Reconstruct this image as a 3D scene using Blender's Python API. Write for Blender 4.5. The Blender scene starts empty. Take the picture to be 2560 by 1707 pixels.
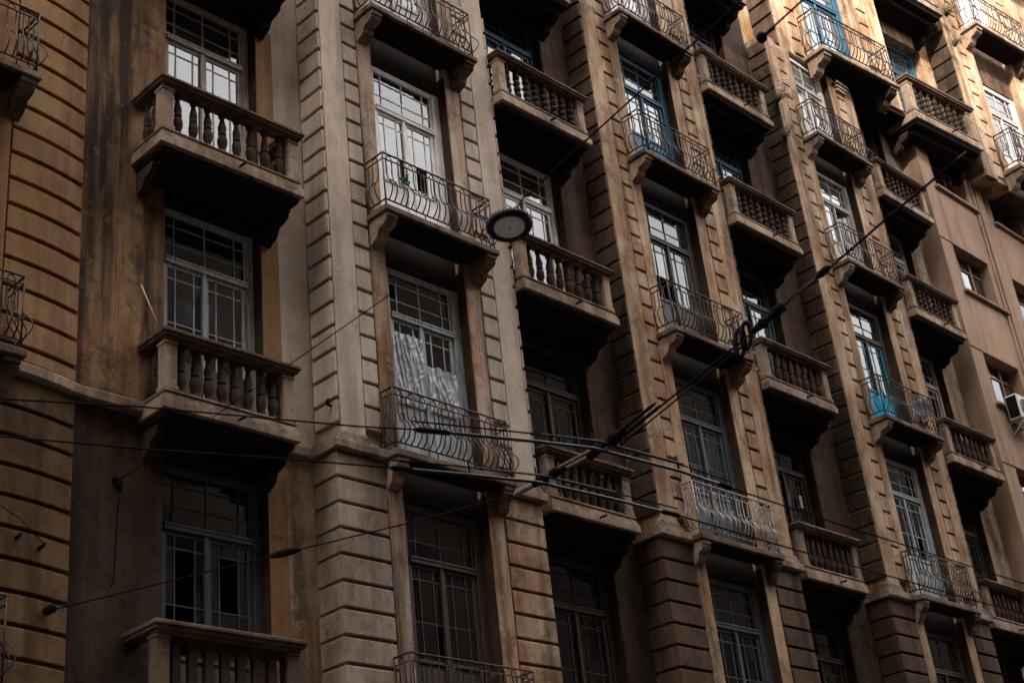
import bpy, bmesh, math, random
from mathutils import Vector, Matrix, noise
R = math.radians
scene = bpy.context.scene
col = scene.collection
random.seed(7)

# ---------------------------------------------------------------- camera
cam_data = bpy.data.cameras.new('camera')
cam = bpy.data.objects.new('camera', cam_data); col.objects.link(cam)
CX = ((0.70595133, -0.70077736, -0.1026831), (0.25819086, 0.38963298, -0.88403825), (0.65952271, 0.59757614, 0.45599623))
CP = (-11.82290678, -12.78871817, -7.53432767)
M = Matrix.Identity(4)
for i in range(3):
    M[i][0] = CX[0][i]; M[i][1] = -CX[1][i]; M[i][2] = -CX[2][i]; M[i][3] = CP[i]
cam.matrix_world = M
cam_data.sensor_width = 36.0; cam_data.sensor_fit = 'HORIZONTAL'
cam_data.lens = 3658.744 / 2560 * 36
cam_data.clip_end = 2000
cam_data.dof.use_dof = True
cam_data.dof.focus_distance = 20.0
cam_data.dof.aperture_fstop = 2.8
scene.camera = cam

# ---------------------------------------------------------------- sky, sun, exposure
SUN_EL = R(35)
SX, SY = -0.75, -0.66                                   # horizontal direction towards the sun
world = bpy.data.worlds.new('World'); scene.world = world; world.use_nodes = True
wn = world.node_tree.nodes; wl = world.node_tree.links
bg = wn['Background']
sky = wn.new('ShaderNodeTexSky'); sky.sky_type = 'NISHITA'; sky.sun_disc = False
sky.sun_elevation = SUN_EL; sky.sun_rotation = math.atan2(SX, SY)
sky.air_density = 1.0; sky.dust_density = 6.0; sky.ozone_density = 0.6
tc = wn.new('ShaderNodeTexCoord')
cn = wn.new('ShaderNodeTexNoise'); cn.inputs['Scale'].default_value = 3.2; cn.inputs['Detail'].default_value = 8
cr = wn.new('ShaderNodeValToRGB'); cr.color_ramp.elements[0].position = 0.22; cr.color_ramp.elements[1].position = 0.52
mx = wn.new('ShaderNodeMixRGB')
# cloud deck: overcast luminance (1 + 2 sin elevation) / 3
sx = wn.new('ShaderNodeSeparateXYZ'); wl.new(tc.outputs['Generated'], sx.inputs[0])
cz = wn.new('ShaderNodeClamp'); wl.new(sx.outputs['Z'], cz.inputs['Value'])
cl = wn.new('ShaderNodeMath'); cl.operation = 'MULTIPLY_ADD'; cl.inputs[1].default_value = 2 / 3; cl.inputs[2].default_value = 1 / 3; wl.new(cz.outputs[0], cl.inputs[0])
cc = wn.new('ShaderNodeVectorMath'); cc.operation = 'SCALE'; cc.inputs[0].default_value = (15.5, 15.0, 14.8); wl.new(cl.outputs[0], cc.inputs['Scale'])
wl.new(cc.outputs[0], mx.inputs[2])
wl.new(tc.outputs['Generated'], cn.inputs['Vector']); wl.new(cn.outputs['Fac'], cr.inputs[0])
wl.new(cr.outputs[0], mx.inputs[0]); wl.new(sky.outputs[0], mx.inputs[1]); wl.new(mx.outputs[0], bg.inputs['Color'])
bg.inputs['Strength'].default_value = 0.10
sl = bpy.data.lights.new('sun', 'SUN'); sl.energy = 2.8; sl.angle = R(5); sl.color = (1.0, 0.92, 0.82)
sun = bpy.data.objects.new('sun', sl); col.objects.link(sun)
sdir = Vector((SX * math.cos(SUN_EL), SY * math.cos(SUN_EL), math.sin(SUN_EL)))
sun.rotation_euler = sdir.to_track_quat('Z', 'Y').to_euler(); sun.location = (0, -20, 40)
scene.view_settings.view_transform = 'Standard'; scene.view_settings.look = 'None'
scene.view_settings.gamma = 1.0; scene.view_settings.use_curve_mapping = False
scene.view_settings.exposure = 2.35
scene.render.engine = 'CYCLES'
scene.cycles.use_denoising = True
scene.cycles.max_bounces = 8; scene.cycles.diffuse_bounces = 3; scene.cycles.glossy_bounces = 3; scene.cycles.transparent_max_bounces = 12
scene.cycles.caustics_reflective = False; scene.cycles.caustics_refractive = False

# ---------------------------------------------------------------- materials
MATS = {}
def nodes(name):
    m = bpy.data.materials.new(name); m.use_nodes = True
    n = m.node_tree.nodes; l = m.node_tree.links
    MATS[name] = m
    return m, n, l, n['Principled BSDF']
def ramp(n, l, src, stops):
    r = n.new('ShaderNodeValToRGB')
    e = r.color_ramp.elements
    while len(e) < len(stops): e.new(0.5)
    for k, (p, c) in enumerate(stops):
        e[k].position = p; e[k].color = (*c, 1) if len(c) == 3 else c
    l.new(src, r.inputs[0]); return r.outputs[0]
def noise_tex(n, l, vec, scale, detail=6, rough=0.6, stretch=None):
    t = n.new('ShaderNodeTexNoise'); t.inputs['Scale'].default_value = scale
    t.inputs['Detail'].default_value = detail; t.inputs['Roughness'].default_value = rough
    if stretch:
        mp = n.new('ShaderNodeMapping'); mp.inputs['Scale'].default_value = stretch
        l.new(vec, mp.inputs[0]); vec = mp.outputs[0]
    l.new(vec, t.inputs['Vector']); return t.outputs['Fac']
def mix(n, l, fac, a, b, mode='MIX'):
    x = n.new('ShaderNodeMixRGB'); x.blend_type = mode
    for i, v in enumerate((fac, a, b)):
        if isinstance(v, (int, float)): x.inputs[i].default_value = v
        elif isinstance(v, tuple): x.inputs[i].default_value = (*v, 1)
        else: l.new(v, x.inputs[i])
    return x.outputs[0]
def plaster(name, light, mid, dirt, streak=0.6, patch=0.5, rough=0.9, bump=0.25, seed=0.0, warm=None, warmth=0.5, crack=0.5):
    """stucco: two mottled tones, rusty stains, rain streaks, soot blotches, hair cracks"""
    m, n, l, b = nodes(name)
    g = n.new('ShaderNodeNewGeometry')
    off = n.new('ShaderNodeVectorMath'); off.operation = 'ADD'; off.inputs[1].default_value = (seed * 3.7, seed * 1.9, seed * 5.3)
    l.new(g.outputs['Position'], off.inputs[0]); v = off.outputs[0]
    warm = warm or (mid[0] * 0.95, mid[1] * 0.74, mid[2] * 0.52)
    def scaled(src, k):
        x = n.new('ShaderNodeMath'); x.operation = 'MULTIPLY'; l.new(src, x.inputs[0]); x.inputs[1].default_value = k; return x.outputs[0]
    big = noise_tex(n, l, v, 0.9, 7, 0.62)
    c = ramp(n, l, big, [(0.34, mid), (0.62, light)])
    wn_ = noise_tex(n, l, v, 1.0, 9, 0.68, (1.9, 1.9, 0.9))
    c = mix(n, l, scaled(ramp(n, l, wn_, [(0.44, (0, 0, 0)), (0.62, (1, 1, 1))]), warmth), c, warm)
    for sc, k, lo, hi in (((2.6, 2.6, 0.22), 1.0, 0.47, 0.62), ((7, 7, 0.6), 0.45, 0.50, 0.66), ((17, 17, 0.22), 0.35, 0.59, 0.65)):
        st = noise_tex(n, l, v, 1.0, 8, 0.62, sc)
        c = mix(n, l, scaled(ramp(n, l, st, [(lo, (0, 0, 0)), (hi, (1, 1, 1))]), streak * k), c, dirt)
    pt = noise_tex(n, l, v, 2.3, 10, 0.72)
    c = mix(n, l, scaled(ramp(n, l, pt, [(0.51, (0, 0, 0)), (0.61, (1, 1, 1))]), patch), c, dirt)
    wash = noise_tex(n, l, v, 4.7, 8, 0.75)
    hl = tuple(min(1, x * 1.22) for x in light)
    c = mix(n, l, scaled(ramp(n, l, wash, [(0.58, (0, 0, 0)), (0.70, (1, 1, 1))]), 0.5), c, hl)
    # hair cracks along warped cell edges, only in places
    wv = n.new('ShaderNodeTexNoise'); wv.inputs['Scale'].default_value = 3.0; wv.inputs['Detail'].default_value = 4; l.new(v, wv.inputs['Vector'])
    wa = n.new('ShaderNodeVectorMath'); wa.operation = 'MULTIPLY_ADD'; wa.inputs[1].default_value = (0.5, 0.5, 0.5); l.new(wv.outputs['Color'], wa.inputs[0]); l.new(v, wa.inputs[2])
    vo = n.new('ShaderNodeTexVoronoi'); vo.feature = 'DISTANCE_TO_EDGE'; vo.inputs['Scale'].default_value = 1.1; l.new(wa.outputs[0], vo.inputs['Vector'])
    ck = ramp(n, l, vo.outputs['Distance'], [(0.003, (1, 1, 1)), (0.010, (0, 0, 0))])
    cm_ = ramp(n, l, noise_tex(n, l, v, 0.8, 2), [(0.50, (0, 0, 0)), (0.58, (1, 1, 1))])
    ckm = n.new('ShaderNodeMath'); ckm.operation = 'MULTIPLY'; l.new(ck, ckm.inputs[0]); l.new(cm_, ckm.inputs[1])
    c = mix(n, l, scaled(ckm.outputs[0], crack), c, tuple(x * 0.35 for x in dirt))
    fine = noise_tex(n, l, v, 38, 5, 0.75)
    fr = ramp(n, l, fine, [(0.3, (0.84, 0.84, 0.84)), (0.7, (1.10, 1.10, 1.10))])
    c = mix(n, l, 1.0, c, fr, 'MULTIPLY')
    oi = n.new('ShaderNodeObjectInfo'); rv = n.new('ShaderNodeMapRange'); rv.inputs[3].default_value = 0.88; rv.inputs[4].default_value = 1.10
    l.new(oi.outputs['Random'], rv.inputs[0])
    c = mix(n, l, 1.0, c, rv.outputs[0], 'MULTIPLY')
    l.new(c, b.inputs['Base Color']); b.inputs['Roughness'].default_value = rough
    b.inputs['Specular IOR Level'].default_value = 0.12
    med = noise_tex(n, l, v, 9, 6, 0.65)
    bs = n.new('ShaderNodeMath'); bs.operation = 'MULTIPLY_ADD'; l.new(med, bs.inputs[0]); bs.inputs[1].default_value = 1.4; l.new(fine, bs.inputs[2])
    bp = n.new('ShaderNodeBump'); bp.inputs['Strength'].default_value = bump; bp.inputs['Distance'].default_value = 0.02
    l.new(bs.outputs[0], bp.inputs['Height']); l.new(bp.outputs[0], b.inputs['Normal'])
    return m
P_GREY = plaster('grey_tan_stucco', (0.47, 0.385, 0.315), (0.375, 0.298, 0.238), (0.14, 0.098, 0.072), 0.42, 0.22, seed=1, warmth=0.22, crack=0.3)
P_CASE = plaster('rust_stained_casing_stucco', (0.43, 0.34, 0.275), (0.33, 0.225, 0.155), (0.04, 0.024, 0.016), 0.75, 0.5, seed=21, warm=(0.34, 0.165, 0.07), warmth=0.95)
P_TAN = plaster('warm_tan_stucco', (0.45, 0.335, 0.235), (0.33, 0.205, 0.12), (0.06, 0.034, 0.02), 0.7, 0.5, seed=2, warm=(0.25, 0.125, 0.055), warmth=0.85)
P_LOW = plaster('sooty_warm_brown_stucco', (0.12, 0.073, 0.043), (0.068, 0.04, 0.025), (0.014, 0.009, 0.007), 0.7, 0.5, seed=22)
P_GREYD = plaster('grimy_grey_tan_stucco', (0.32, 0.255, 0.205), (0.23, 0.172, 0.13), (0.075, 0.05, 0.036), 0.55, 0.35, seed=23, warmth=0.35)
P_OCHRE = plaster('ochre_stucco', (0.30, 0.175, 0.085), (0.22, 0.12, 0.053), (0.08, 0.042, 0.022), 0.5, 0.3, seed=3, warmth=0.3)
P_OCHRE_D = plaster('grimy_ochre_stucco', (0.17, 0.10, 0.05), (0.105, 0.06, 0.03), (0.035, 0.02, 0.012), 0.6, 0.5, seed=18)
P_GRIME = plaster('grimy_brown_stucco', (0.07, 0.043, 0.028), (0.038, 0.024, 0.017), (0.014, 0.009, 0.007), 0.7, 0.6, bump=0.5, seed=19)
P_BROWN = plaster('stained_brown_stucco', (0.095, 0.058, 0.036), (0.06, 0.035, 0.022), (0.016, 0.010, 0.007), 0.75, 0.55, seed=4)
P_COVE = plaster('streaked_ochre_stucco', (0.26, 0.158, 0.085), (0.165, 0.092, 0.047), (0.028, 0.017, 0.011), 1.0, 0.6, seed=16)
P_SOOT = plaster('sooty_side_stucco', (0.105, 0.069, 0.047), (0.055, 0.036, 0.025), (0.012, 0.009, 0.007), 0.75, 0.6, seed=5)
P_STONE = plaster('weathered_balcony_stone', (0.37, 0.28, 0.21), (0.24, 0.165, 0.115), (0.045, 0.031, 0.022), 0.6, 0.55, bump=0.45, seed=6)
P_RAIL = plaster('sooty_rail_stone', (0.17, 0.115, 0.08), (0.09, 0.06, 0.04), (0.025, 0.017, 0.012), 0.5, 0.6, bump=0.4, seed=17)
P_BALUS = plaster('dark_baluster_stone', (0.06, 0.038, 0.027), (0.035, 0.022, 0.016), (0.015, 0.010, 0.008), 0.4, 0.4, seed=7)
P_SLAB = plaster('sooty_slab_concrete', (0.20, 0.145, 0.105), (0.11, 0.077, 0.055), (0.025, 0.018, 0.014), 0.55, 0.8, bump=0.5, seed=8)
P_SOFFIT = plaster('shade_blackened_soffit', (0.016, 0.011, 0.009), (0.010, 0.007, 0.006), (0.005, 0.004, 0.003), 0.5, 0.5, bump=0.5, seed=9)  # near-black undersides: the shade below the slabs is put into the colour
P_LINTEL = plaster('shade_dark_lintel_stucco', (0.022, 0.014, 0.010), (0.012, 0.008, 0.006), (0.006, 0.004, 0.003), 0.5, 0.5, seed=20)  # shadow under the balconies painted into the spandrel colour
P_NEIGH = plaster('plain_tan_render', (0.30, 0.205, 0.145), (0.25, 0.163, 0.11), (0.14, 0.087, 0.058), 0.4, 0.2, seed=10, warmth=0.2)
P_PEEL = plaster('peeling_plaster', (0.46, 0.355, 0.25), (0.32, 0.215, 0.13), (0.06, 0.042, 0.03), 0.85, 0.7, bump=0.9, seed=11)
P_FAR = plaster('grimy_grey_render', (0.11, 0.095, 0.08), (0.085, 0.07, 0.06), (0.04, 0.034, 0.03), 0.5, 0.4, seed=12)
P_ASPH = plaster('asphalt', (0.055, 0.053, 0.05), (0.045, 0.043, 0.042), (0.03, 0.03, 0.03), 0.1, 0.4, seed=13)
P_PAVE = plaster('pavement_concrete', (0.16, 0.15, 0.135), (0.12, 0.11, 0.10), (0.07, 0.065, 0.06), 0.1, 0.5, seed=14)
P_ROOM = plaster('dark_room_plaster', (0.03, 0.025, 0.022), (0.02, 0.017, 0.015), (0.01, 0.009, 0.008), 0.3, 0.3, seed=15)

def wood(name, paint, bare, wear=0.5, rough=0.6):
    m, n, l, b = nodes(name)
    g = n.new('ShaderNodeNewGeometry'); v = g.outputs['Position']
    st = noise_tex(n, l, v, 1.0, 8, 0.7, (30, 30, 3.0))
    f = ramp(n, l, st, [(0.62 - 0.3 * wear, (0, 0, 0)), (0.70, (1, 1, 1))])
    big = noise_tex(n, l, v, 3.0, 4)
    d = tuple(x * 0.72 for x in paint)
    c = ramp(n, l, big, [(0.3, d), (0.65, paint)])
    fw = n.new('ShaderNodeMath'); fw.operation = 'MULTIPLY'; l.new(f, fw.inputs[0]); fw.inputs[1].default_value = min(1, wear * 1.3)
    c = mix(n, l, fw.outputs[0], c, bare)
    l.new(c, b.inputs['Base Color']); b.inputs['Roughness'].default_value = rough; b.inputs['Specular IOR Level'].default_value = 0.3
    bp = n.new('ShaderNodeBump'); bp.inputs['Strength'].default_value = 0.4; bp.inputs['Distance'].default_value = 0.006
    l.new(f, bp.inputs['Height']); bp.invert = True; l.new(bp.outputs[0], b.inputs['Normal'])
    return m
W_WHITE = wood('white_painted_wood', (0.86, 0.84, 0.82), (0.36, 0.30, 0.25), 0.36)
W_GREY = wood('weathered_grey_wood', (0.50, 0.46, 0.435), (0.14, 0.10, 0.08), 0.7)
W_PALE = wood('pale_blue_grey_wood', (0.44, 0.49, 0.51), (0.13, 0.095, 0.075), 0.75)
W_BLUE = wood('blue_painted_wood', (0.006, 0.062, 0.112), (0.02, 0.035, 0.045), 0.4)
W_TURQ = wood('turquoise_painted_wood', (0.0, 0.17, 0.28), (0.03, 0.08, 0.10), 0.4)
W_GREEN = wood('dark_green_wood', (0.05, 0.10, 0.085), (0.06, 0.05, 0.04), 0.4)
W_DARK = wood('dark_brown_wood', (0.04, 0.029, 0.024), (0.11, 0.085, 0.07), 0.4)
W_SLATE = wood('slate_grey_wood', (0.065, 0.07, 0.078), (0.045, 0.036, 0.03), 0.4)
W_BROWN = wood('varnished_brown_wood', (0.16, 0.075, 0.035), (0.08, 0.045, 0.03), 0.3)

def metal(name, c1, c2, rough=0.55, met=0.5):
    m, n, l, b = nodes(name)
    g = n.new('ShaderNodeNewGeometry')
    f = noise_tex(n, l, g.outputs['Position'], 14, 6, 0.7)
    l.new(ramp(n, l, f, [(0.4, c1), (0.65, c2)]), b.inputs['Base Color'])
    b.inputs['Roughness'].default_value = rough; b.inputs['Metallic'].default_value = met; b.inputs['Specular IOR Level'].default_value = 0.2
    return m
IRON = metal('dark_wrought_iron', (0.018, 0.014, 0.015), (0.06, 0.038, 0.028), 0.55, 0.2)
IRON_RUST = metal('rusty_brown_iron', (0.022, 0.015, 0.014), (0.085, 0.042, 0.026), 0.7, 0.1)
IRON_PALE = metal('pale_grey_painted_iron', (0.30, 0.285, 0.28), (0.16, 0.14, 0.125), 0.5, 0.1)
CABLE = metal('black_cable_rubber', (0.006, 0.0045, 0.006), (0.012, 0.009, 0.011), 0.9, 0.0); CABLE.node_tree.nodes['Principled BSDF'].inputs['Specular IOR Level'].default_value = 0.03
COPPER = metal('greenish_copper_rod', (0.022, 0.034, 0.034), (0.010, 0.010, 0.012), 0.45, 0.2)
ROD_Y = metal('yellowed_fibreglass_rod', (0.13, 0.10, 0.05), (0.08, 0.06, 0.035), 0.6, 0.0)
PORC = metal('pale_porcelain', (0.14, 0.15, 0.16), (0.11, 0.06, 0.03), 0.5, 0.0)
BLACKM = metal('black_powder_coat', (0.004, 0.004, 0.008), (0.008, 0.007, 0.012), 0.5, 0.0)
LENS = metal('dusty_frosted_lens', (0.85, 0.78, 0.74), (0.78, 0.71, 0.67), 0.45, 0.0)
PLASTIC_W = metal('off_white_plastic', (0.50, 0.47, 0.43), (0.36, 0.33, 0.30), 0.5, 0.0)
PAPER = metal('white_paper', (0.55, 0.53, 0.50), (0.48, 0.46, 0.43), 0.8, 0.0)
INK = metal('dark_ink', (0.05, 0.045, 0.045), (0.07, 0.06, 0.06), 0.9, 0.0)
GREEN_C = metal('green_cloth', (0.0, 0.18, 0.10), (0.0, 0.10, 0.06), 0.8, 0.0)
TARP = metal('turquoise_tarpaulin', (0.0, 0.24, 0.36), (0.0, 0.19, 0.30), 0.6, 0.0)
CURTAIN = metal('pale_curtain_cloth', (0.50, 0.50, 0.49), (0.40, 0.40, 0.40), 0.9, 0.0)
WEED = metal('dry_weed', (0.055, 0.05, 0.022), (0.09, 0.07, 0.035), 0.8, 0.0)
STICK = metal('pale_cane', (0.42, 0.27, 0.15), (0.34, 0.21, 0.12), 0.7, 0.0)

def glass(name, ior, tint, haze, hazecol=(0.35, 0.34, 0.33)):
    m, n, l, b = nodes(name)
    n.remove(b); out = n['Material Output']
    tr = n.new('ShaderNodeBsdfTransparent'); tr.inputs[0].default_value = (*tint, 1)
    gl = n.new('ShaderNodeBsdfGlossy'); gl.inputs['Roughness'].default_value = 0.02; gl.inputs[0].default_value = (0.95, 0.97, 1, 1)
    fr = n.new('ShaderNodeFresnel'); fr.inputs[0].default_value = ior
    g = n.new('ShaderNodeNewGeometry')
    f = noise_tex(n, l, g.outputs['Position'], 2.6, 3)
    bp = n.new('ShaderNodeBump'); bp.inputs['Strength'].default_value = 0.06; bp.inputs['Distance'].default_value = 0.05
    l.new(f, bp.inputs['Height']); l.new(bp.outputs[0], gl.inputs['Normal'])
    df = n.new('ShaderNodeBsdfDiffuse'); df.inputs[0].default_value = (*hazecol, 1)
    d = noise_tex(n, l, g.outputs['Position'], 6, 6, 0.7)
    dm = n.new('ShaderNodeMath'); dm.operation = 'MULTIPLY'; l.new(d, dm.inputs[0]); dm.inputs[1].default_value = haze * 2
    m1 = n.new('ShaderNodeMixShader'); l.new(dm.outputs[0], m1.inputs[0]); l.new(tr.outputs[0], m1.inputs[1]); l.new(df.outputs[0], m1.inputs[2])
    m2 = n.new('ShaderNodeMixShader'); l.new(fr.outputs[0], m2.inputs[0]); l.new(m1.outputs[0], m2.inputs[1]); l.new(gl.outputs[0], m2.inputs[2])
    l.new(m2.outputs[0], out.inputs['Surface'])
    return m
G_CLEAR = glass('old_window_glass', 1.58, (0.7, 0.72, 0.72), 0.09, (0.3, 0.29, 0.285))
G_DIRTY = glass('grimy_window_glass', 1.5, (0.5, 0.48, 0.46), 0.07, (0.16, 0.14, 0.13))
G_BRIGHT = glass('clean_window_glass', 1.68, (0.62, 0.64, 0.66), 0.16, (0.42, 0.42, 0.42))
def plastic_sheet():
    m, n, l, b = nodes('crinkled_plastic_sheet')
    b.inputs['Base Color'].default_value = (0.48, 0.48, 0.50, 1); b.inputs['Roughness'].default_value = 0.26
    b.inputs['Alpha'].default_value = 0.52; b.inputs['Specular IOR Level'].default_value = 0.9
    return m
SHEET = plastic_sheet()

# ---------------------------------------------------------------- mesh helpers
class MB:
    def __init__(s): s.v = []; s.f = []; s.sm = []; s.mi = []; s.cur = 0
    def add(s, vs, fs, smooth=False):
        o = len(s.v); s.v += [tuple(p) for p in vs]
        for f in fs: s.f.append(tuple(i + o for i in f)); s.sm.append(smooth); s.mi.append(s.cur)
        return s
    def box(s, x0, x1, y0, y1, z0, z1):
        return s.add([(x0, y0, z0), (x1, y0, z0), (x1, y1, z0), (x0, y1, z0), (x0, y0, z1), (x1, y0, z1), (x1, y1, z1), (x0, y1, z1)],
                     [(0, 3, 2, 1), (4, 5, 6, 7), (0, 1, 5, 4), (1, 2, 6, 5), (2, 3, 7, 6), (3, 0, 4, 7)])
    def cbox(s, x0, x1, y0, y1, z0, z1, c=0.012):
        bm = bmesh.new(); bmesh.ops.create_cube(bm, size=1)
        for p in bm.verts:
            p.co = ((x0 + x1) / 2 + p.co.x * (x1 - x0), (y0 + y1) / 2 + p.co.y * (y1 - y0), (z0 + z1) / 2 + p.co.z * (z1 - z0))
        bmesh.ops.bevel(bm, geom=list(bm.edges), offset=c, segments=1, affect='EDGES')
        bm.verts.index_update()
        s.add([p.co[:] for p in bm.verts], [[p.index for p in f.verts] for f in bm.faces]); bm.free(); return s
    def tube(s, pts, r, n=6, caps=True):
        pts = [Vector(p) for p in pts]; rs = r if isinstance(r, (list, tuple)) else [r] * len(pts)
        vs = []; up = None
        for i, p in enumerate(pts):
            t = (pts[min(i + 1, len(pts) - 1)] - pts[max(i - 1, 0)])
            if t.length < 1e-9: t = Vector((0, 0, 1))
            t.normalize()
            if up is None:
                up = t.orthogonal().normalized()
            else:
                up = (up - t * up.dot(t))
                up = up.normalized() if up.length > 1e-6 else t.orthogonal().normalized()
            sd = t.cross(up)
            for k in range(n):
                a = 2 * math.pi * k / n
                vs.append(p + (up * math.cos(a) + sd * math.sin(a)) * rs[i])
        fs = []
        for i in range(len(pts) - 1):
            for k in range(n):
                a = i * n + k; b2 = i * n + (k + 1) % n
                fs.append((a, b2, b2 + n, a + n))
        if caps:
            fs.append(tuple(range(n - 1, -1, -1))); fs.append(tuple(range((len(pts) - 1) * n, len(pts) * n)))
        return s.add(vs, fs, True)
    def lathe(s, prof, n=10, c=(0, 0, 0), smooth=True):
        vs = []; fs = []
        for r, z in prof:
            for k in range(n):
                a = 2 * math.pi * k / n
                vs.append((c[0] + r * math.cos(a), c[1] + r * math.sin(a), c[2] + z))
        for i in range(len(prof) - 1):
            for k in range(n):
                a = i * n + k; b2 = i * n + (k + 1) % n
                fs.append((a, b2, b2 + n, a + n))
        fs.append(tuple(range(n - 1, -1, -1))); fs.append(tuple(range((len(prof) - 1) * n, len(prof) * n)))
        return s.add(vs, fs, smooth)
    def prism(s, prof, x0, x1):
        """profile of (y, z) points extruded along x"""
        n = len(prof)
        vs = [(x0, y, z) for y, z in prof] + [(x1, y, z) for y, z in prof]
        fs = [(i, (i + 1) % n, (i + 1) % n + n, i + n) for i in range(n)] + [tuple(range(n - 1, -1, -1)), tuple(range(n, 2 * n))]
        return s.add(vs, fs)
    def mesh(s, name, *mats):
        me = bpy.data.meshes.new(name); me.from_pydata(s.v, [], s.f)
        for m in mats: me.materials.append(m)
        me.polygons.foreach_set('use_smooth', s.sm); me.polygons.foreach_set('material_index', s.mi)
        bm = bmesh.new(); bm.from_mesh(me); bmesh.ops.recalc_face_normals(bm, faces=list(bm.faces)); bm.to_mesh(me); bm.free()
        return me
def mk(name, me, parent=None, loc=(0, 0, 0), rot=(0, 0, 0), scale=(1, 1, 1), label=None, kind=None):
    o = bpy.data.objects.new(name, me); col.objects.link(o)
    o.location = loc; o.rotation_euler = rot; o.scale = scale
    if parent is not None: o.parent = parent
    if label: o['label'] = label
    if kind: o['kind'] = kind
    return o
def tag(o, label, cat, group=None):
    o['label'] = label; o['category'] = cat
    if group: o['group'] = group
    return o
CACHE = {}
def cached(key, fn):
    if key not in CACHE: CACHE[key] = fn()
    return CACHE[key]
def bbox(name, parent, x0, x1, y0, y1, z0, z1, mat, c=0.012, label=None, kind=None):
    """one bevelled block; alike blocks share their mesh, the origin is the low corner"""
    d = (round(x1 - x0, 4), round(y1 - y0, 4), round(z1 - z0, 4))
    me = cached(('bb', d, c, mat.name), lambda: MB().cbox(0, d[0], 0, d[1], 0, d[2], c).mesh(name, mat))
    return mk(name, me, parent, (x0, y0, z0), label=label, kind=kind)

# ---------------------------------------------------------------- grid of the facade
GROUND = -9.13
D = 6.5
PX = {1: 0.0, 2: 6.5 - 0.063, 3: 13.0 + 0.115}          # x of each projecting pier (its slab's end)
ZI = {-1: -3.65, 0: -0.015, 1: 3.674, 2: 7.315, 3: 10.592}
ZS = {-1: -3.72, 0: -0.104, 1: 3.486, 2: 7.05, 3: 10.268, 4: 13.62}
ZT = {-1: -1.17, 0: 2.46, 1: 6.08, 2: 9.48, 3: 12.70, 4: 15.9}       # transom tops
YF, YB = 0.43, 0.93                                      # pier face, recessed bay face
GR, G0 = 0.3565, 5.35                                    # groove spacing and phase above the cornice
GL, GL0 = 0.343, -0.39                                   # below it

# ---------------------------------------------------------------- ground
def grid_ground():
    b = MB(); b.box(-400, 400, -400, 400, GROUND - 1.0, GROUND); return b.mesh('ground', P_ASPH)
mk('street', grid_ground(), kind='structure')
mk('pavement', MB().cbox(-60, 80, -2.2, 0.3, GROUND + 0.004, GROUND + 0.14, 0.02).mesh('pavement', P_PAVE), kind='structure')
mk('pavement', MB().cbox(-60, 80, -15.6, -13.6, GROUND + 0.004, GROUND + 0.14, 0.02).mesh('pavement', P_PAVE), kind='structure')

# ---------------------------------------------------------------- the old apartment building
bld = bpy.data.objects.new('apartment_building', None); col.objects.link(bld)
bld.location = (0, 0, 0)
tag(bld, 'old soot-stained stucco apartment building with stacked stone and iron balconies', 'building')
ZLOW, ZTOP = GROUND, 17.5

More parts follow.
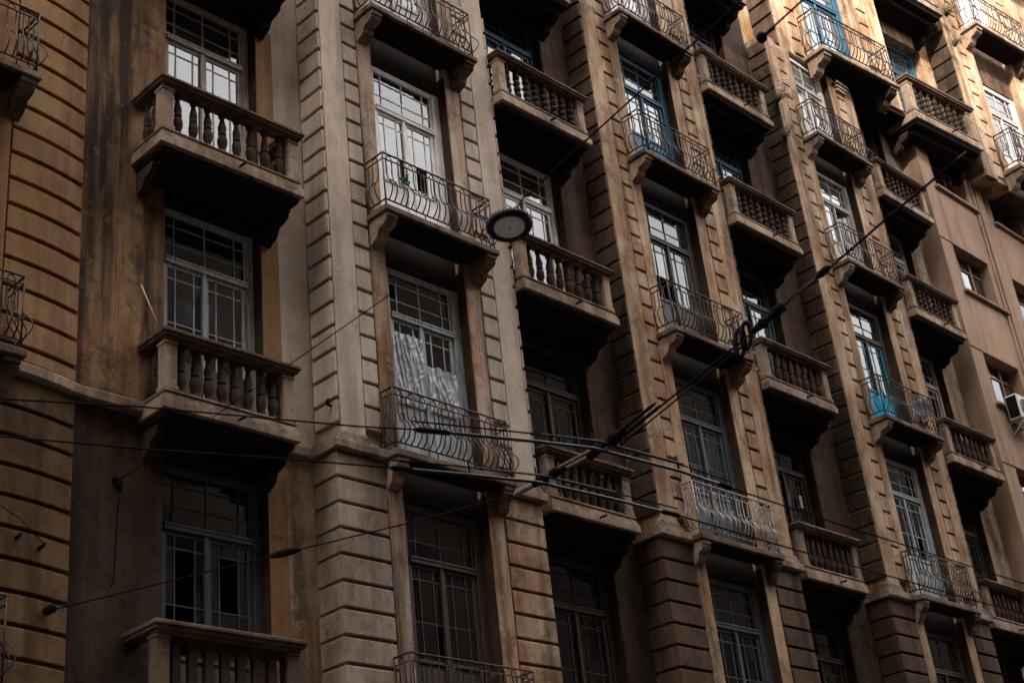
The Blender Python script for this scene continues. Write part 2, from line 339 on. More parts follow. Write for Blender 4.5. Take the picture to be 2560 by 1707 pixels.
def make_pier(root, x, zmin, zmax, mats, rows_top, cornice=True, zc=0.0, zlow=None, casing=None):
    """projecting pier: cores, casings, plain strips and single rustication blocks"""
    front, side = mats
    zb = zc + 0.12
    for a, c in ((-0.684, 0.03), (2.195, 2.95)):
        mk('pier', MB().box(a, c, 0.498, 1.4, zmin, zmax).mesh('pier', front), root, (x, 0, 0))
    for a, c in ((0.04, 0.325), (1.88, 2.187)):
        bbox('door_casing', root, x + a, x + c, YF + 0.004, 1.0, zmin, zmax, casing or front, 0.015)
    for a, c in ((-0.672, -0.256), (2.512, 2.935)):
        bbox('pilaster_strip', root, x + a, x + c, YF, 0.52, zb, zmax, front, 0.01)
    k = -60
    notch = MB(); rows = []
    while True:
        k += 1
        z = G0 + GR * k + zc * 0
        if z < zb + 0.05: continue
        if z > min(zmax, rows_top): break
        rows.append(z)
    z_first = zb + 0.16
    zs = [z_first] + rows
    for i in range(len(zs) - 1):
        z0, z1 = zs[i] + 0.024, zs[i + 1] - 0.024
        if z1 - z0 < 0.12: continue
        bbox('quoin_block', root, x - 0.73, x - 0.682, YF + random.uniform(-.003, .003), 0.905, z0, z1, side, 0.014)
        bbox('rustication_block', root, x - 0.247, x + 0.022, YF + random.uniform(-.003, .004), 0.51, z0, z1, front, 0.012)
        bbox('rustication_block', root, x + 2.205, x + 2.503, YF + random.uniform(-.003, .004), 0.51, z0, z1, front, 0.012)
        notch.cbox(2.942, 2.99, YF, 0.9, z0, z1, 0.012)
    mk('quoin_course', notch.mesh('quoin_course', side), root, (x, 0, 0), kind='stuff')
    if cornice:
        # stepped base moulding under each strip, then the string course
        for a, c in ((-0.74, -0.24), (2.2, 3.0)):
            m = MB()
            m.cbox(a - 0.03, c + 0.02, 0.385, 0.5, 0.125, 0.195, 0.01); m.cbox(a - 0.01, c, 0.405, 0.5, 0.198, 0.27, 0.012)
            mk('base_moulding', m.mesh('base_moulding', P_STONE), root, (x, 0, 0))
        m = MB()
        prof = [(0.96, -0.02), (0.36, -0.02), (0.345, 0.0), (0.345, 0.10), (0.37, 0.122), (0.96, 0.122)]
        m.prism(prof, -0.85, 0.02)
        mk('string_course', m.mesh('string_course', P_STONE), root, (x, 0, 0))
        m = MB(); m.prism(prof, 2.235, 3.07)
        mk('string_course', m.mesh('string_course', P_STONE), root, (x, 0, 0))
        for a, c in ((-0.752, -0.685), (2.952, 2.968)):
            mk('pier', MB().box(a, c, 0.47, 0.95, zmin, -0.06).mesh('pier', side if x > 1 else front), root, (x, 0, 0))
        for k in range(0, 26):
            z1, z0 = GL0 - GL * (k - 1) - 0.02, GL0 - GL * k + 0.02
            if k == 0: z1 = -0.05
            if z0 < (zlow if zlow is not None else zmin): break
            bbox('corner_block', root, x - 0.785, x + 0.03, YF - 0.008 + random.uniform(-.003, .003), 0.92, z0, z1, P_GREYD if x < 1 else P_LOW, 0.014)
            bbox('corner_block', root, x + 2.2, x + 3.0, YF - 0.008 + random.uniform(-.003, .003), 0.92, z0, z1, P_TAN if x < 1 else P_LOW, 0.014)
        if zlow is not None:
            pass

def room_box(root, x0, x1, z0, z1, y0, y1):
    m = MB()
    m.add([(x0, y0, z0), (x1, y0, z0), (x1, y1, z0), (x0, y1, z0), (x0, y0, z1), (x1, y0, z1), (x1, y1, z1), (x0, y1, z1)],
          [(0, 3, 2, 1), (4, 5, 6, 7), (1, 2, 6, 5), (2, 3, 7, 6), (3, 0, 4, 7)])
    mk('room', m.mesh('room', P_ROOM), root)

UNIT_PANE = MB().box(-0.5, 0.5, -0.002, 0.002, -0.5, 0.5)
def pane(parent, x0, x1, z0, z1, y, mat):
    me = cached(('pane', mat.name), lambda: UNIT_PANE.mesh('pane', mat))
    return mk('pane', me, parent, ((x0 + x1) / 2, y, (z0 + z1) / 2), (random.gauss(0, .006), 0, random.gauss(0, .008)), (x1 - x0 + 0.012, 1, z1 - z0 + 0.012))

def make_window(root, x, y, z, w, h, tr, mat, gmat, panel=None, broken=(), tbroken=(), open_leaf=0.0, label=None, curtain=None, gmat_top=None, fill=None, pmat=None, leafmat=None):
    """window in its opening: outer frame with transom and mullion, two leaves with glazing bars, single panes"""
    tr = round(tr, 3); h = round(h, 3); fw, fr = (0.19, 0.155) if abs(w - 1.55) < 0.01 else (0.13, 0.10)
    def frame():
        b = MB()
        b.cbox(0.0, fw, 0, 0.1, 0, h, .006); b.cbox(w - fr, w, -0.01, 0.1, 0, h, .006)
        b.cbox(w - fr - 0.035, w - fr, 0.025, 0.1, 0, h - 0.1, .004)
        b.cbox(fw, w - fr, 0, 0.1, h - 0.1, h, .006)
        b.cbox(fw, w - fr, -0.025, 0.09, tr - 0.085, tr, .008); b.cbox(fw, w - fr, -0.035, 0.02, tr - 0.03, tr + .004, .006)
        b.cbox(w / 2 - 0.055, w / 2 - 0.005, -0.012, 0.05, 0.0, tr - 0.085, .006)
        a0, a1 = fw, w - fr - 0.035
        for xx in (a0 + 0.15, (a0 + a1) / 2, a1 - 0.15): b.box(xx - 0.009, xx + 0.009, 0.025, 0.05, tr, h - 0.1)
        for zz in (tr + (h - 0.1 - tr) * 0.36, tr + (h - 0.1 - tr) * 0.78): b.box(a0, a1, 0.027, 0.048, zz - 0.008, zz + 0.008)
        b.cbox(0, w, -0.03, 0.1, -0.02, 0.02, .005)
        return b.mesh('window', mat)
    win = mk('window', cached(('win', w, h, tr, mat.name), frame), root, (x, y, z), label=label)
    a0, a1 = fw, w - fr - 0.035
    xs = [a0, a0 + 0.15, (a0 + a1) / 2, a1 - 0.15, a1]; zs = [tr, tr + (h - 0.1 - tr) * 0.36, tr + (h - 0.1 - tr) * 0.78, h - 0.1]
    q = 0
    for i in range(4):
        for j in range(3):
            q += 1
            if q in tbroken: continue
            pane(win, xs[i], xs[i + 1], zs[j], zs[j + 1], 0.04, gmat_top or gmat)
    lw = (w - fw - fr - 0.035) / 2
    pz = panel or 0.12; lh = tr - 0.09
    lv1, lv2 = 0.05 + 0.12, lw - 0.05 - 0.12
    lh1, lh2 = lh - 0.05 - 0.15, pz + (lh - 0.2 - pz) * 0.46
    def leaf():
        b = MB()
        b.cbox(0, 0.05, 0, 0.045, 0.02, lh, .005); b.cbox(lw - 0.05, lw, 0, 0.045, 0.02, lh, .005)
        b.cbox(0.05, lw - 0.05, 0.002, 0.043, lh - 0.05, lh, .005); b.cbox(0.05, lw - 0.05, 0.002, 0.043, 0.02, 0.1, .005)
        for xx in (lv1, lv2): b.box(xx - 0.009, xx + 0.009, 0.01, 0.035, pz, lh - 0.05)
        for zz in (lh1, lh2): b.box(0.05, lw - 0.05, 0.012, 0.034, zz - 0.009, zz + 0.009)
        if panel:
            if pmat: b.cur = 1; b.cbox(0.0, lw, -0.004, 0.044, 0.015, pz + 0.02, .004)
            b.cbox(0.05, lw - 0.05, 0.0, 0.043, pz - 0.06, pz, .006); b.cbox(0.05, lw - 0.05, 0.018, 0.036, 0.1, pz - 0.06, .004)
            b.cbox(0.10, lw - 0.10, 0.006, 0.03, 0.16, pz - 0.12, .012)
        return b.mesh('leaf', leafmat or mat, pmat or leafmat or mat)
    lm = cached(('leaf', round(lw, 3), round(lh, 3), panel, mat.name, pmat, leafmat), leaf)
    for s in (0, 1):
        ox = a0 + lw * s
        lf = mk('leaf', lm, win, (ox, 0.012, 0), (0, 0, 0))
        if open_leaf and s == 1:      # swung inwards on its outer stile
            lf.location = (ox + lw - lw * math.cos(open_leaf), 0.012 - lw * math.sin(open_leaf), 0); lf.rotation_euler = (0, 0, open_leaf)
        px = [0.05, lv1, lv2, lw - 0.05]; pzs = [pz, lh2, lh1, lh - 0.05]
        q = 0
        for i in range(3):
            for j in range(3):
                q += 1
                if (s, q) in broken: continue
                g = gmat
                if fill and (s, q) in fill: g = fill[(s, q)]
                p = pane(lf, px[i], px[i + 1], pzs[j], pzs[j + 1], 0.023, g)
    if curtain:
        b = MB(); n = 26
        for cx0, cx1 in curtain:
            vs = []; fs = []
            for i in range(n + 1):
                t = i / n; xx = cx0 + (cx1 - cx0) * t
                yy = 0.22 + 0.02 * math.sin(t * 31 + cx0 * 9) + 0.012 * math.sin(t * 57)
                vs += [(xx, yy, 0.05), (xx, yy, tr + 0.4)]
            for i in range(n): fs.append((2 * i, 2 * i + 2, 2 * i + 3, 2 * i + 1))
            b.add(vs, fs, True)
        mk('curtain', b.mesh('curtain', CURTAIN), win)
    return win

# ---------------------------------------------------------------- iron balconies
def bar_points(style, n=11):
    pts = []
    for i in range(n):
        t = i / (n - 1); z = 0.205 + (0.90 - 0.205) * t
        if style == 'A': prof = [(0.0, 0.0), (0.10, 0.055), (0.25, 0.10), (0.40, 0.075), (0.52, 0.02), (0.66, -0.005), (1.0, 0.0)]
        else: prof = [(0.0, 0.0), (0.12, 0.085), (0.28, 0.125), (0.42, 0.085), (0.5, 0.03), (0.62, 0.0), (1.0, 0.0)]
        for (a, p), (c, q) in zip(prof, prof[1:]):
            if a <= t <= c:
                u = (t - a) / (c - a); u = u * u * (3 - 2 * u); d = p + (q - p) * u; break
        pts.append((0, -d, z))
    return pts
def arch(b, x0, x1, z0, h, y, r, axis='x'):
    pts = []
    for i in range(9):
        a = math.pi * i / 8
        u = (x0 + x1) / 2 - (x1 - x0) / 2 * math.cos(a); zz = z0 + h * math.sin(a)
        pts.append((u, y, zz) if axis == 'x' else (y, u, zz))
    b.tube(pts, r, 5)
def ring(b, cx, y, cz, rx, rz, r, axis='x', tilt=0.0):
    pts = []
    for i in range(13):
        a = 2 * math.pi * i / 12
        u, w = rx * math.cos(a), rz * math.sin(a)
        pts.append((cx + u, y - tilt * w, cz + w) if axis == 'x' else (y - tilt * w, cx + u, cz + w))
    b.tube(pts, r, 5, False)
def console_mesh(h, d, w, mat):
    """scrolled bracket: profile in y (towards the street is negative) and z (down from 0)"""
    prof = [(0.0, 0.0), (-d, 0.0), (-d, -h * 0.16), (-d * 0.9, -h * 0.2), (-d * 0.94, -h * 0.28), (-d * 0.86, -h * 0.38), (-d * 0.7, -h * 0.46),
            (-d * 0.52, -h * 0.5), (-d * 0.46, -h * 0.6), (-d * 0.40, -h * 0.78), (-d * 0.26, -h * 0.9), (-d * 0.14, -h * 0.92), (-d * 0.12, -h), (0.0, -h)]
    b = MB(); b.prism(prof, 0, w)
    p2 = [(y * 0.93 - d * 0.02, z * 0.97 - 0.004) for y, z in prof]
    return b.mesh('bracket', mat)
def make_iron_balcony(root, x, z, style='A', front=0.0, mat=IRON, name='iron_balcony', slab=P_SLAB, label=None, bracket=P_STONE, missing=(), y_wall=YF, brackets=True, bw=2.256):
    dpt = y_wall - front
    def slab_mesh():
        b = MB()
        b.cbox(0, bw, 0, dpt + 0.02, 0.0, 0.092, 0.012)
        b.cbox(0.03, bw - 0.03, 0.02, dpt, 0.088, 0.112, 0.008)
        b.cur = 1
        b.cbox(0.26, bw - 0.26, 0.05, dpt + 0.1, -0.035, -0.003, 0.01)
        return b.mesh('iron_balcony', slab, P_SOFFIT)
    bal = mk(name, cached(('ib', round(dpt, 3), slab.name, bw), slab_mesh), root, (x, front, z), label=label)
    if brackets:
        cm = cached(('con', round(dpt, 3), bracket.name), lambda: console_mesh(0.37, dpt * 0.93, 0.20, bracket))
        cm_b = cached(('con', round(dpt, 3), 'b'), lambda: console_mesh(0.37, dpt * 0.93, 0.20, P_SLAB))  # right bracket darker than the left: its shade is put into the colour
        for xx, c_ in ((0.05, cm), (bw - 0.25, cm_b)): mk('bracket', c_, bal, (xx, dpt + 0.005, -0.004))
    r = 0.0105
    def rails():
        b = MB(); x0, x1, y0 = 0.05, bw - 0.06, 0.05
        for zz, rr in ((1.0, 0.015), (0.90, 0.011), (0.205, 0.013)):
            b.tube([(x0, dpt, zz), (x0, y0, zz)], rr, 5); b.tube([(x0, y0, zz), (x1, y0, zz)], rr, 5); b.tube([(x1, y0, zz), (x1, dpt, zz)], rr, 5)
        for xx in (x0, x1): b.tube([(xx, y0, 0.105), (xx, y0, 1.0)], 0.012, 5)
        b.tube([(x0, dpt - .01, 0.105), (x0, dpt - .01, 1.0)], 0.010, 5)
        for xx in (x0 + 0.75, x0 + 1.45): b.tube([(xx, y0, 0.1), (xx, y0, 0.205)], 0.009, 5)
        return b.mesh('rail', mat)
    mk('rail', cached(('rail', round(dpt, 3), mat.name, bw), rails), bal)
    bm_ = cached(('bar', style, mat.name), lambda: MB().tube(bar_points(style), r, 5).mesh('bar', mat))
    n = 10; pitch = (bw - 0.17) / n; bx = []
    for k in range(n):
        for dd in (0.27, 0.73): bx.append(0.06 + pitch * (k + dd))
    for i, xx in enumerate(bx):
        if i in missing: continue
        mk('bar', bm_, bal, (xx, 0.05, 0), (random.gauss(0, .016), random.gauss(0, .018), random.gauss(0, .12)))
    ys = [0.05 + (dpt - 0.05) * t for t in (0.30, 0.62, 0.86)]
    for yy in ys:
        mk('bar', bm_, bal, (0.05, yy, 0), (0, 0, -math.pi / 2)); mk('bar', bm_, bal, (bw - 0.06, yy, 0), (0, 0, math.pi / 2))
    def scrolls():
        b = MB()
        for k in range(n):
            xa, xb = 0.06 + pitch * (k + 0.27), 0.06 + pitch * (k + 0.73)
            arch(b, xa, xb, 0.90, 0.078, 0.05, 0.008)
            if style == 'A':
                b.tube([(xa, 0.035, 0.556), (xb, 0.03, 0.548)], 0.010, 5)
            else:
                ring(b, (xa + xb) / 2, 0.015, 0.565, 0.042, 0.058, 0.008, 'x', 0.35)
        arch(b, ys[0], ys[1], 0.90, 0.078, 0.05, 0.008, 'y'); arch(b, ys[0], ys[1], 0.90, 0.078, bw - 0.06, 0.008, 'y')
        if style == 'A':
            b.tube([(0.035, ys[0], 0.556), (0.03, ys[1], 0.548)], 0.010, 5); b.tube([(bw - .045, ys[0], 0.556), (bw - .04, ys[1], 0.548)], 0.010, 5)
        else:
            ring(b, (ys[0] + ys[1]) / 2, 0.02, 0.565, 0.042, 0.058, 0.008, 'y', 0.35); ring(b, (ys[0] + ys[1]) / 2, bw - 0.03, 0.565, 0.042, 0.058, 0.008, 'y', -0.35)
        # corner loops
        for xx, sx in ((0.05, -1), (bw - 0.06, 1)):
            pts = [(xx + sx * 0.085 * math.sin(math.pi * i / 8), 0.05 - 0.085 * math.sin(math.pi * i / 8), 0.205 + 0.35 * i / 8) for i in range(9)]
            b.tube(pts, 0.009, 5)
        return b.mesh('scrollwork', mat)
    mk('scrollwork', cached(('scr', style, round(dpt, 3), mat.name, bw), scrolls), bal, kind='stuff')
    return bal

# ---------------------------------------------------------------- stone balconies
VASE = [(0.050, 0.0), (0.050, 0.035), (0.034, 0.045), (0.038, 0.075), (0.056, 0.14), (0.060, 0.19), (0.052, 0.245), (0.038, 0.275), (0.050, 0.285), (0.050, 0.303),
        (0.040, 0.315), (0.050, 0.36), (0.048, 0.40), (0.034, 0.46), (0.027, 0.505), (0.026, 0.53), (0.04, 0.545), (0.046, 0.575), (0.046, 0.60)]
def bead_prof():
    p = [(0.05, 0.0), (0.05, 0.05)]
    for k in range(4):
        zc = 0.12 + 0.118 * k
        for a in (-65, -35, 0, 35, 65): p.append((0.057 * math.cos(R(a)), zc + 0.060 * math.sin(R(a))))
    return p + [(0.045, 0.545), (0.05, 0.555), (0.05, 0.60)]
BEAD = bead_prof()
def make_stone_balcony(root, x, z, w=2.24, front=0.24, y_wall=YB, kind='vase', label=None, mat=P_STONE, bmat=P_BALUS, n=8, name='stone_balcony', spout=True, top=1.04, skip=()):
    d = y_wall - front
    def slab_mesh():
        b = MB(); o = 0.02
        b.cbox(0, w, 0, d, 0.0, 0.125, 0.008)
        for q, (za, zb_) in enumerate(((0.122, 0.165), (0.162, 0.2), (0.197, 0.232))):
            t_ = 0.016 * (q + 1); b.cbox(t_, w - t_, t_, d, za, zb_, 0.007)
        b.cbox(0.03, w - 0.03, 0.03, 0.26, 0.229, 0.262, 0.01)
        b.cbox(0.03, 0.26, 0.26, d, 0.229, 0.262, 0.01); b.cbox(w - 0.26, w - 0.03, 0.26, d, 0.229, 0.262, 0.01)
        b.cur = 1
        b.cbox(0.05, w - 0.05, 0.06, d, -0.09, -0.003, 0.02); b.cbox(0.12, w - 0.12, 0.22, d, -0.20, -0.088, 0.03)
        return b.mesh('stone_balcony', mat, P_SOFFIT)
    bal = mk(name, cached(('sb', round(d, 3), w, mat.name), slab_mesh), root, (x, front, z), label=label)
    cm = cached(('scon', round(d, 3)), lambda: console_mesh(0.40, d * 0.72, 0.15, P_SOFFIT))  # right bracket takes the same painted shade as the underside
    cm2 = cached(('scon2', round(d, 3), mat.name), lambda: console_mesh(0.34, d * 0.55, 0.11, P_GRIME))
    mk('bracket', cm2, bal, (0.08, d, -0.094)); mk('bracket', cm, bal, (w - 0.25, d, -0.094))
    def rail():
        b = MB(); h0 = top - 0.085
        b.cbox(-0.02, w + 0.02, -0.04, 0.25, h0 + 0.03, top, 0.012); b.cbox(0.005, w - 0.005, -0.015, 0.225, h0 - 0.008, h0 + 0.032, 0.008); b.cbox(0.04, w - 0.04, 0.03, 0.18, h0 - 0.04, h0 - 0.006, 0.006)
        for a in (-0.02, w + 0.02 - 0.27): b.cbox(a, a + 0.27, 0.252, d, h0 + 0.03, top, 0.012)
        for a in (0.005, w - 0.005 - 0.22): b.cbox(a, a + 0.22, 0.227, d, h0 - 0.008, h0 + 0.032, 0.008)
        return b.mesh('handrail', P_RAIL)
    mk('handrail', cached(('sr', round(d, 3), w, top, mat.name), rail), bal)
    def post():
        b = MB(); h0 = top - 0.13
        b.cbox(0, 0.17, 0, 0.17, 0.264, h0, 0.012); b.cbox(-0.012, 0.182, -0.012, 0.182, 0.262, 0.33, 0.01); b.cbox(-0.012, 0.182, -0.012, 0.182, h0 - 0.05, h0, 0.01)
        return b.mesh('post', mat)
    pm = cached(('sp', top, mat.name), post)
    mk('post', pm, bal, (0.05, 0.05, 0)); mk('post', pm, bal, (w - 0.22, 0.05, 0))
    if kind in ('vase', 'bead'):
        sc = (top - 0.13 - 0.264) / 0.60
        me = cached(('bal', kind, bmat.name), lambda: MB().lathe(VASE if kind == 'vase' else BEAD, 10).mesh('baluster', bmat))
        g = (w - 0.44) / n
        for k in range(n):
            if k in skip: continue
            mk('baluster', me, bal, (0.22 + g * (k + 0.5), 0.13, 0.263), (random.gauss(0, .014), random.gauss(0, .014), random.random() * 6), (random.uniform(1.06, 1.17),) * 2 + (sc,))
        for xx in (0.14, w - 0.14):
            for yy in (0.36, 0.54):
                if yy < d - 0.08: mk('baluster', me, bal, (xx, yy, 0.263), (0, 0, 0), (1, 1, sc))
    else:
        def board():
            b = MB(); hh = top - 0.13
            prof = [(-0.054, 0.263), (0.054, 0.263), (0.054, hh - 0.13), (0.104, hh - 0.05), (0.104, hh), (-0.104, hh), (-0.104, hh - 0.05), (-0.054, hh - 0.13)]
            vs = [(px, 0.1, pz) for px, pz in prof] + [(px, 0.16, pz) for px, pz in prof]; m = len(prof)
            b.add(vs, [(i, (i + 1) % m, (i + 1) % m + m, i + m) for i in range(m)] + [tuple(range(m)), tuple(range(2 * m - 1, m - 1, -1))])
            return b.mesh('baluster', bmat)
        me = cached(('board', top), board); g = (w - 0.40) / 8.6
        for k in range(8): mk('baluster', me, bal, (0.33 + 0.2105 * (k + 0.0), 0, 0))
    if spout:
        def sp():
            b = MB(); b.tube([(0, 0.02, 0), (0, -0.05, -0.002), (0, -0.10, -0.012)], 0.017, 7); b.tube([(0, -0.098, -0.012), (0.004, -0.125, 0.006)], [0.022, 0.012], 7)
            return b.mesh('spout', CABLE)
        mk('spout', cached('spout', sp), bal, (w * 0.53, 0.0, 0.08))
    return bal

# ---- piers
make_pier(bld, PX[1], ZLOW, ZTOP, (P_GREY, P_GREY), 9.0, zlow=-4.6, casing=P_CASE)
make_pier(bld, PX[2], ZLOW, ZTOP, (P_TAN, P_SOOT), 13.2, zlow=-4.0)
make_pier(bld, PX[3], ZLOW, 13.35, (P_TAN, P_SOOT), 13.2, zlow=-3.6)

def pier_openings(root, x, levels, wall, zmin, zmax, z_of=ZI, t_of=ZT):
    """wall above each door and below the next balcony"""
    zs = sorted(levels)
    prev = zmin
    for l in zs:
        zb = z_of[l] + 0.095
        top = t_of[l] + 0.74
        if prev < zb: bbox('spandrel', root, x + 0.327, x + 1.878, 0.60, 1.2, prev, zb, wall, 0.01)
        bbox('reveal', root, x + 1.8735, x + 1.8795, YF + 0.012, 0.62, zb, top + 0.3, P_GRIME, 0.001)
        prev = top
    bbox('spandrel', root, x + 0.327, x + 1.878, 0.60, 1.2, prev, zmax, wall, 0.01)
def door(x, l, mat, g, **kw):
    zb = ZI[l] + 0.10; h = ZT[l] + 0.735 - zb
    return make_window(bld, x + 0.328, 0.625, zb, 1.55, h, ZT[l] - zb, mat, g, panel=1.03, **kw)
for i in (1, 2, 3):
    lv = {1: (-1, 0, 1, 2), 2: (-1, 0, 1, 2, 3), 3: (-1, 0, 1, 2, 3)}[i]
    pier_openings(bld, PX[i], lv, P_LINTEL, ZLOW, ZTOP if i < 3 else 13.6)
    for l in lv:
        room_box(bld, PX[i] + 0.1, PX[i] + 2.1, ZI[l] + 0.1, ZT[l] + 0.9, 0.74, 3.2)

door(PX[1], 2, W_GREY, G_CLEAR, label='grey framed balcony door behind the highest iron railing of the pale pier')
door(PX[1], 1, W_WHITE, G_BRIGHT, broken=((0, 7), (1, 4)), label='white balcony door with broken panes', gmat_top=G_CLEAR)
w_p1 = door(PX[1], 0, W_PALE, G_DIRTY, broken=((1, 1),), tbroken=(2,), label='peeling pale door covered with crumpled plastic')
door(PX[1], -1, W_DARK, G_DIRTY, broken=((0, 7),), label='dark peeling door with grimy panes')
door(PX[2], 3, W_GREY, G_BRIGHT)
door(PX[2], 2, W_BLUE, G_BRIGHT, gmat_top=G_DIRTY, label='blue balcony door behind iron railing')
door(PX[2], 1, W_DARK, G_BRIGHT, broken=((0, 7), (0, 1), (0, 4)), tbroken=(1,), gmat_top=G_CLEAR, label='weathered brown balcony door with broken panes')
door(PX[2], 0, W_SLATE, G_CLEAR, gmat_top=G_DIRTY, fill={(1, 4): G_DIRTY}, label='slate grey balcony door behind pale railing')
door(PX[2], -1, W_SLATE, G_DIRTY)
door(PX[3], 3, W_GREY, G_BRIGHT)
door(PX[3], 2, W_GREY, G_BRIGHT, open_leaf=-0.5)
door(PX[3], 1, W_DARK, G_DIRTY, leafmat=W_TURQ, label='balcony door with turquoise leaves in a dark frame')
door(PX[3], 0, W_PALE, G_DIRTY, broken=((1, 4), (1, 7)))
door(PX[3], -1, W_DARK, G_DIRTY)

# ---- iron balconies of the piers
make_iron_balcony(bld, PX[1], ZI[2], 'A')
make_iron_balcony(bld, PX[1], ZI[1], 'A')
make_iron_balcony(bld, PX[1], ZI[0], 'B', front=0.16, mat=IRON_RUST, label='rusty iron balcony with ringed bars under plastic-covered door')
make_iron_balcony(bld, PX[1] - 0.1, ZI[-1], 'B', front=0.08, mat=IRON_RUST)
make_iron_balcony(bld, PX[2], ZI[3], 'A')
make_iron_balcony(bld, PX[2], ZI[2], 'A')
make_iron_balcony(bld, PX[2], ZI[1], 'A')
make_iron_balcony(bld, PX[2] - 0.05, ZI[0], 'B', front=0.16, mat=IRON_PALE, label='iron balcony with pale painted ringed bars')
make_iron_balcony(bld, PX[3], ZI[3], 'A')
make_iron_balcony(bld, PX[3], ZI[2], 'A')
make_iron_balcony(bld, PX[3], ZI[1], 'A')
make_iron_balcony(bld, PX[3], ZI[0], 'B', front=0.16)

# ---- recessed bays
def bay(root, x, xl, xr, levels, zmin, zmax, wl_, wr_, win=(3.5, 5.025), wallmats=None):
    lo, hi = win
    lw_, rw_ = wallmats or (wl_, wr_)
    bbox('bay_wall', root, x + xl, x + lo, YB, 1.5, 0.06, zmax, wl_, 0.008); bbox('bay_wall', root, x + xl, x + lo, YB, 1.5, zmin, 0.058, lw_, 0.008)
    bbox('bay_wall', root, x + hi, x + xr, YB, 1.5, 0.06, zmax, wr_, 0.008); bbox('bay_wall', root, x + hi, x + xr, YB, 1.5, zmin, 0.058, rw_, 0.008)
    prev = zmin
    for l in sorted(levels):
        zb, top = ZS[l] + 0.235, ZT[l] + 0.745
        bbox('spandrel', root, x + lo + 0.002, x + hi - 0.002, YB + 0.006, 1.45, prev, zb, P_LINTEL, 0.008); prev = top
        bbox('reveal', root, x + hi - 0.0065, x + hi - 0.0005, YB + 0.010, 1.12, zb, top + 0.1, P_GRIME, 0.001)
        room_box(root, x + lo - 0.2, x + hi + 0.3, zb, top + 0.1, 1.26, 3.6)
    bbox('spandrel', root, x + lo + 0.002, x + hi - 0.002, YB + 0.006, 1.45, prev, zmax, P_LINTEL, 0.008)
def window(x, l, mat, g, win=(3.5, 5.025), **kw):
    lo, hi = win; zb = ZS[l] + 0.24; h = ZT[l] + 0.74 - zb
    kw.setdefault('panel', 0.75)
    return make_window(bld, x + lo + 0.003, 1.125, zb, round(hi - lo - 0.006, 3), h, ZT[l] - zb, mat, g, **kw)
WIN0 = (-3.0, -1.487)
bay(bld, 0, -4.22, -0.70, (-1, 0, 1), ZLOW, ZTOP, P_COVE, P_GREY, WIN0, (P_GRIME, P_TAN))
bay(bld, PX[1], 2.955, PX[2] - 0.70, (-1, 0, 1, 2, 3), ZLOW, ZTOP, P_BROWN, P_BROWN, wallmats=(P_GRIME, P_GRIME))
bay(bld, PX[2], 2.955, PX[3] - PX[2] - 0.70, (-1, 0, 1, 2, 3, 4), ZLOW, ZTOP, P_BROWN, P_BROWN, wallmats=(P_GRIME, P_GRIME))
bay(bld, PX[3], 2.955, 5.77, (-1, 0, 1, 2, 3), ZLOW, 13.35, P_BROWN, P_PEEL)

for za, zb_ in ((0.95, 3.15), (4.5, 6.75), (-2.7, -0.35)):
    bbox('plaster_band', bld, -1.486, -1.20, YB - 0.003, YB + 0.01, za, zb_, P_OCHRE, 0.002)
window(0, 1, W_GREY, G_BRIGHT, WIN0, label='grey weathered window reflecting the sky', gmat_top=G_CLEAR)
window(0, 0, W_PALE, G_CLEAR, WIN0, curtain=((0.1, 0.55), (1.22, 1.45)), gmat_top=G_DIRTY, pmat=W_DARK, panel=0.85, label='pale blue-grey window with curtains')  # dark lower panels: deep shade behind the balusters put into their colour
window(0, -1, W_SLATE, G_DIRTY, WIN0, broken=((0, 4), (0, 5), (1, 5), (0, 1)), label='dark window with missing panes')
window(PX[1], 2, W_BLUE, G_CLEAR, gmat_top=G_DIRTY, label='blue framed window behind beaded balusters beside the pale pier')
window(PX[1], 1, W_WHITE, G_BRIGHT, label='white framed window behind the hanging lamp')
window(PX[1], 0, W_DARK, G_DIRTY, broken=((0, 7),))
window(PX[1], -1, W_DARK, G_DIRTY)
window(PX[2], 3, W_DARK, G_DIRTY)
window(PX[2], 2, W_BLUE, G_BRIGHT, gmat_top=G_CLEAR, label='blue framed window behind beaded balusters in the middle bay')
window(PX[2], 1, W_GREEN, G_BRIGHT, gmat_top=G_DIRTY, label='dark green framed window')
w_sign = window(PX[2], 0, W_DARK, G_DIRTY, label='dark window carrying a small white notice')
window(PX[2], -1, W_DARK, G_DIRTY)
window(PX[3], 3, W_DARK, G_DIRTY)
window(PX[3], 2, W_GREY, G_DIRTY)
window(PX[3], 1, W_GREY, G_DIRTY)
window(PX[3], 0, W_DARK, G_DIRTY)

# ---- stone balconies of the bays
SB = {0: (3.158, 1.97, 0.367), 1: (2.99, 2.25, 0.24), 2: (2.975, 2.24, 0.21), 3: (2.962, 2.28, 0.237), 4: (2.962, 2.28, 0.237)}
def stone(x, l, **kw):
    o, w, f = SB[l]
    return make_stone_balcony(bld, x + o, ZS[l], w, f, kind='bead' if l >= 2 else 'vase', **kw)
make_stone_balcony(bld, -3.505, ZS[1], 2.25, 0.235, kind='vase')
make_stone_balcony(bld, -3.36, ZS[0], 1.98, 0.36, kind='vase')
make_stone_balcony(bld, -3.50, ZS[-1], 1.99, 0.28, kind='board', spout=False, top=1.06, mat=P_RAIL)
make_stone_balcony(bld, -3.52, ZS[2], 2.25, 0.21, kind='bead')
for l in (0, 1, 2, 3): stone(PX[1], l)
for l in (0, 1, 2, 3, 4): stone(PX[2], l)
for l in (0, 1, 2, 3): stone(PX[3], l)

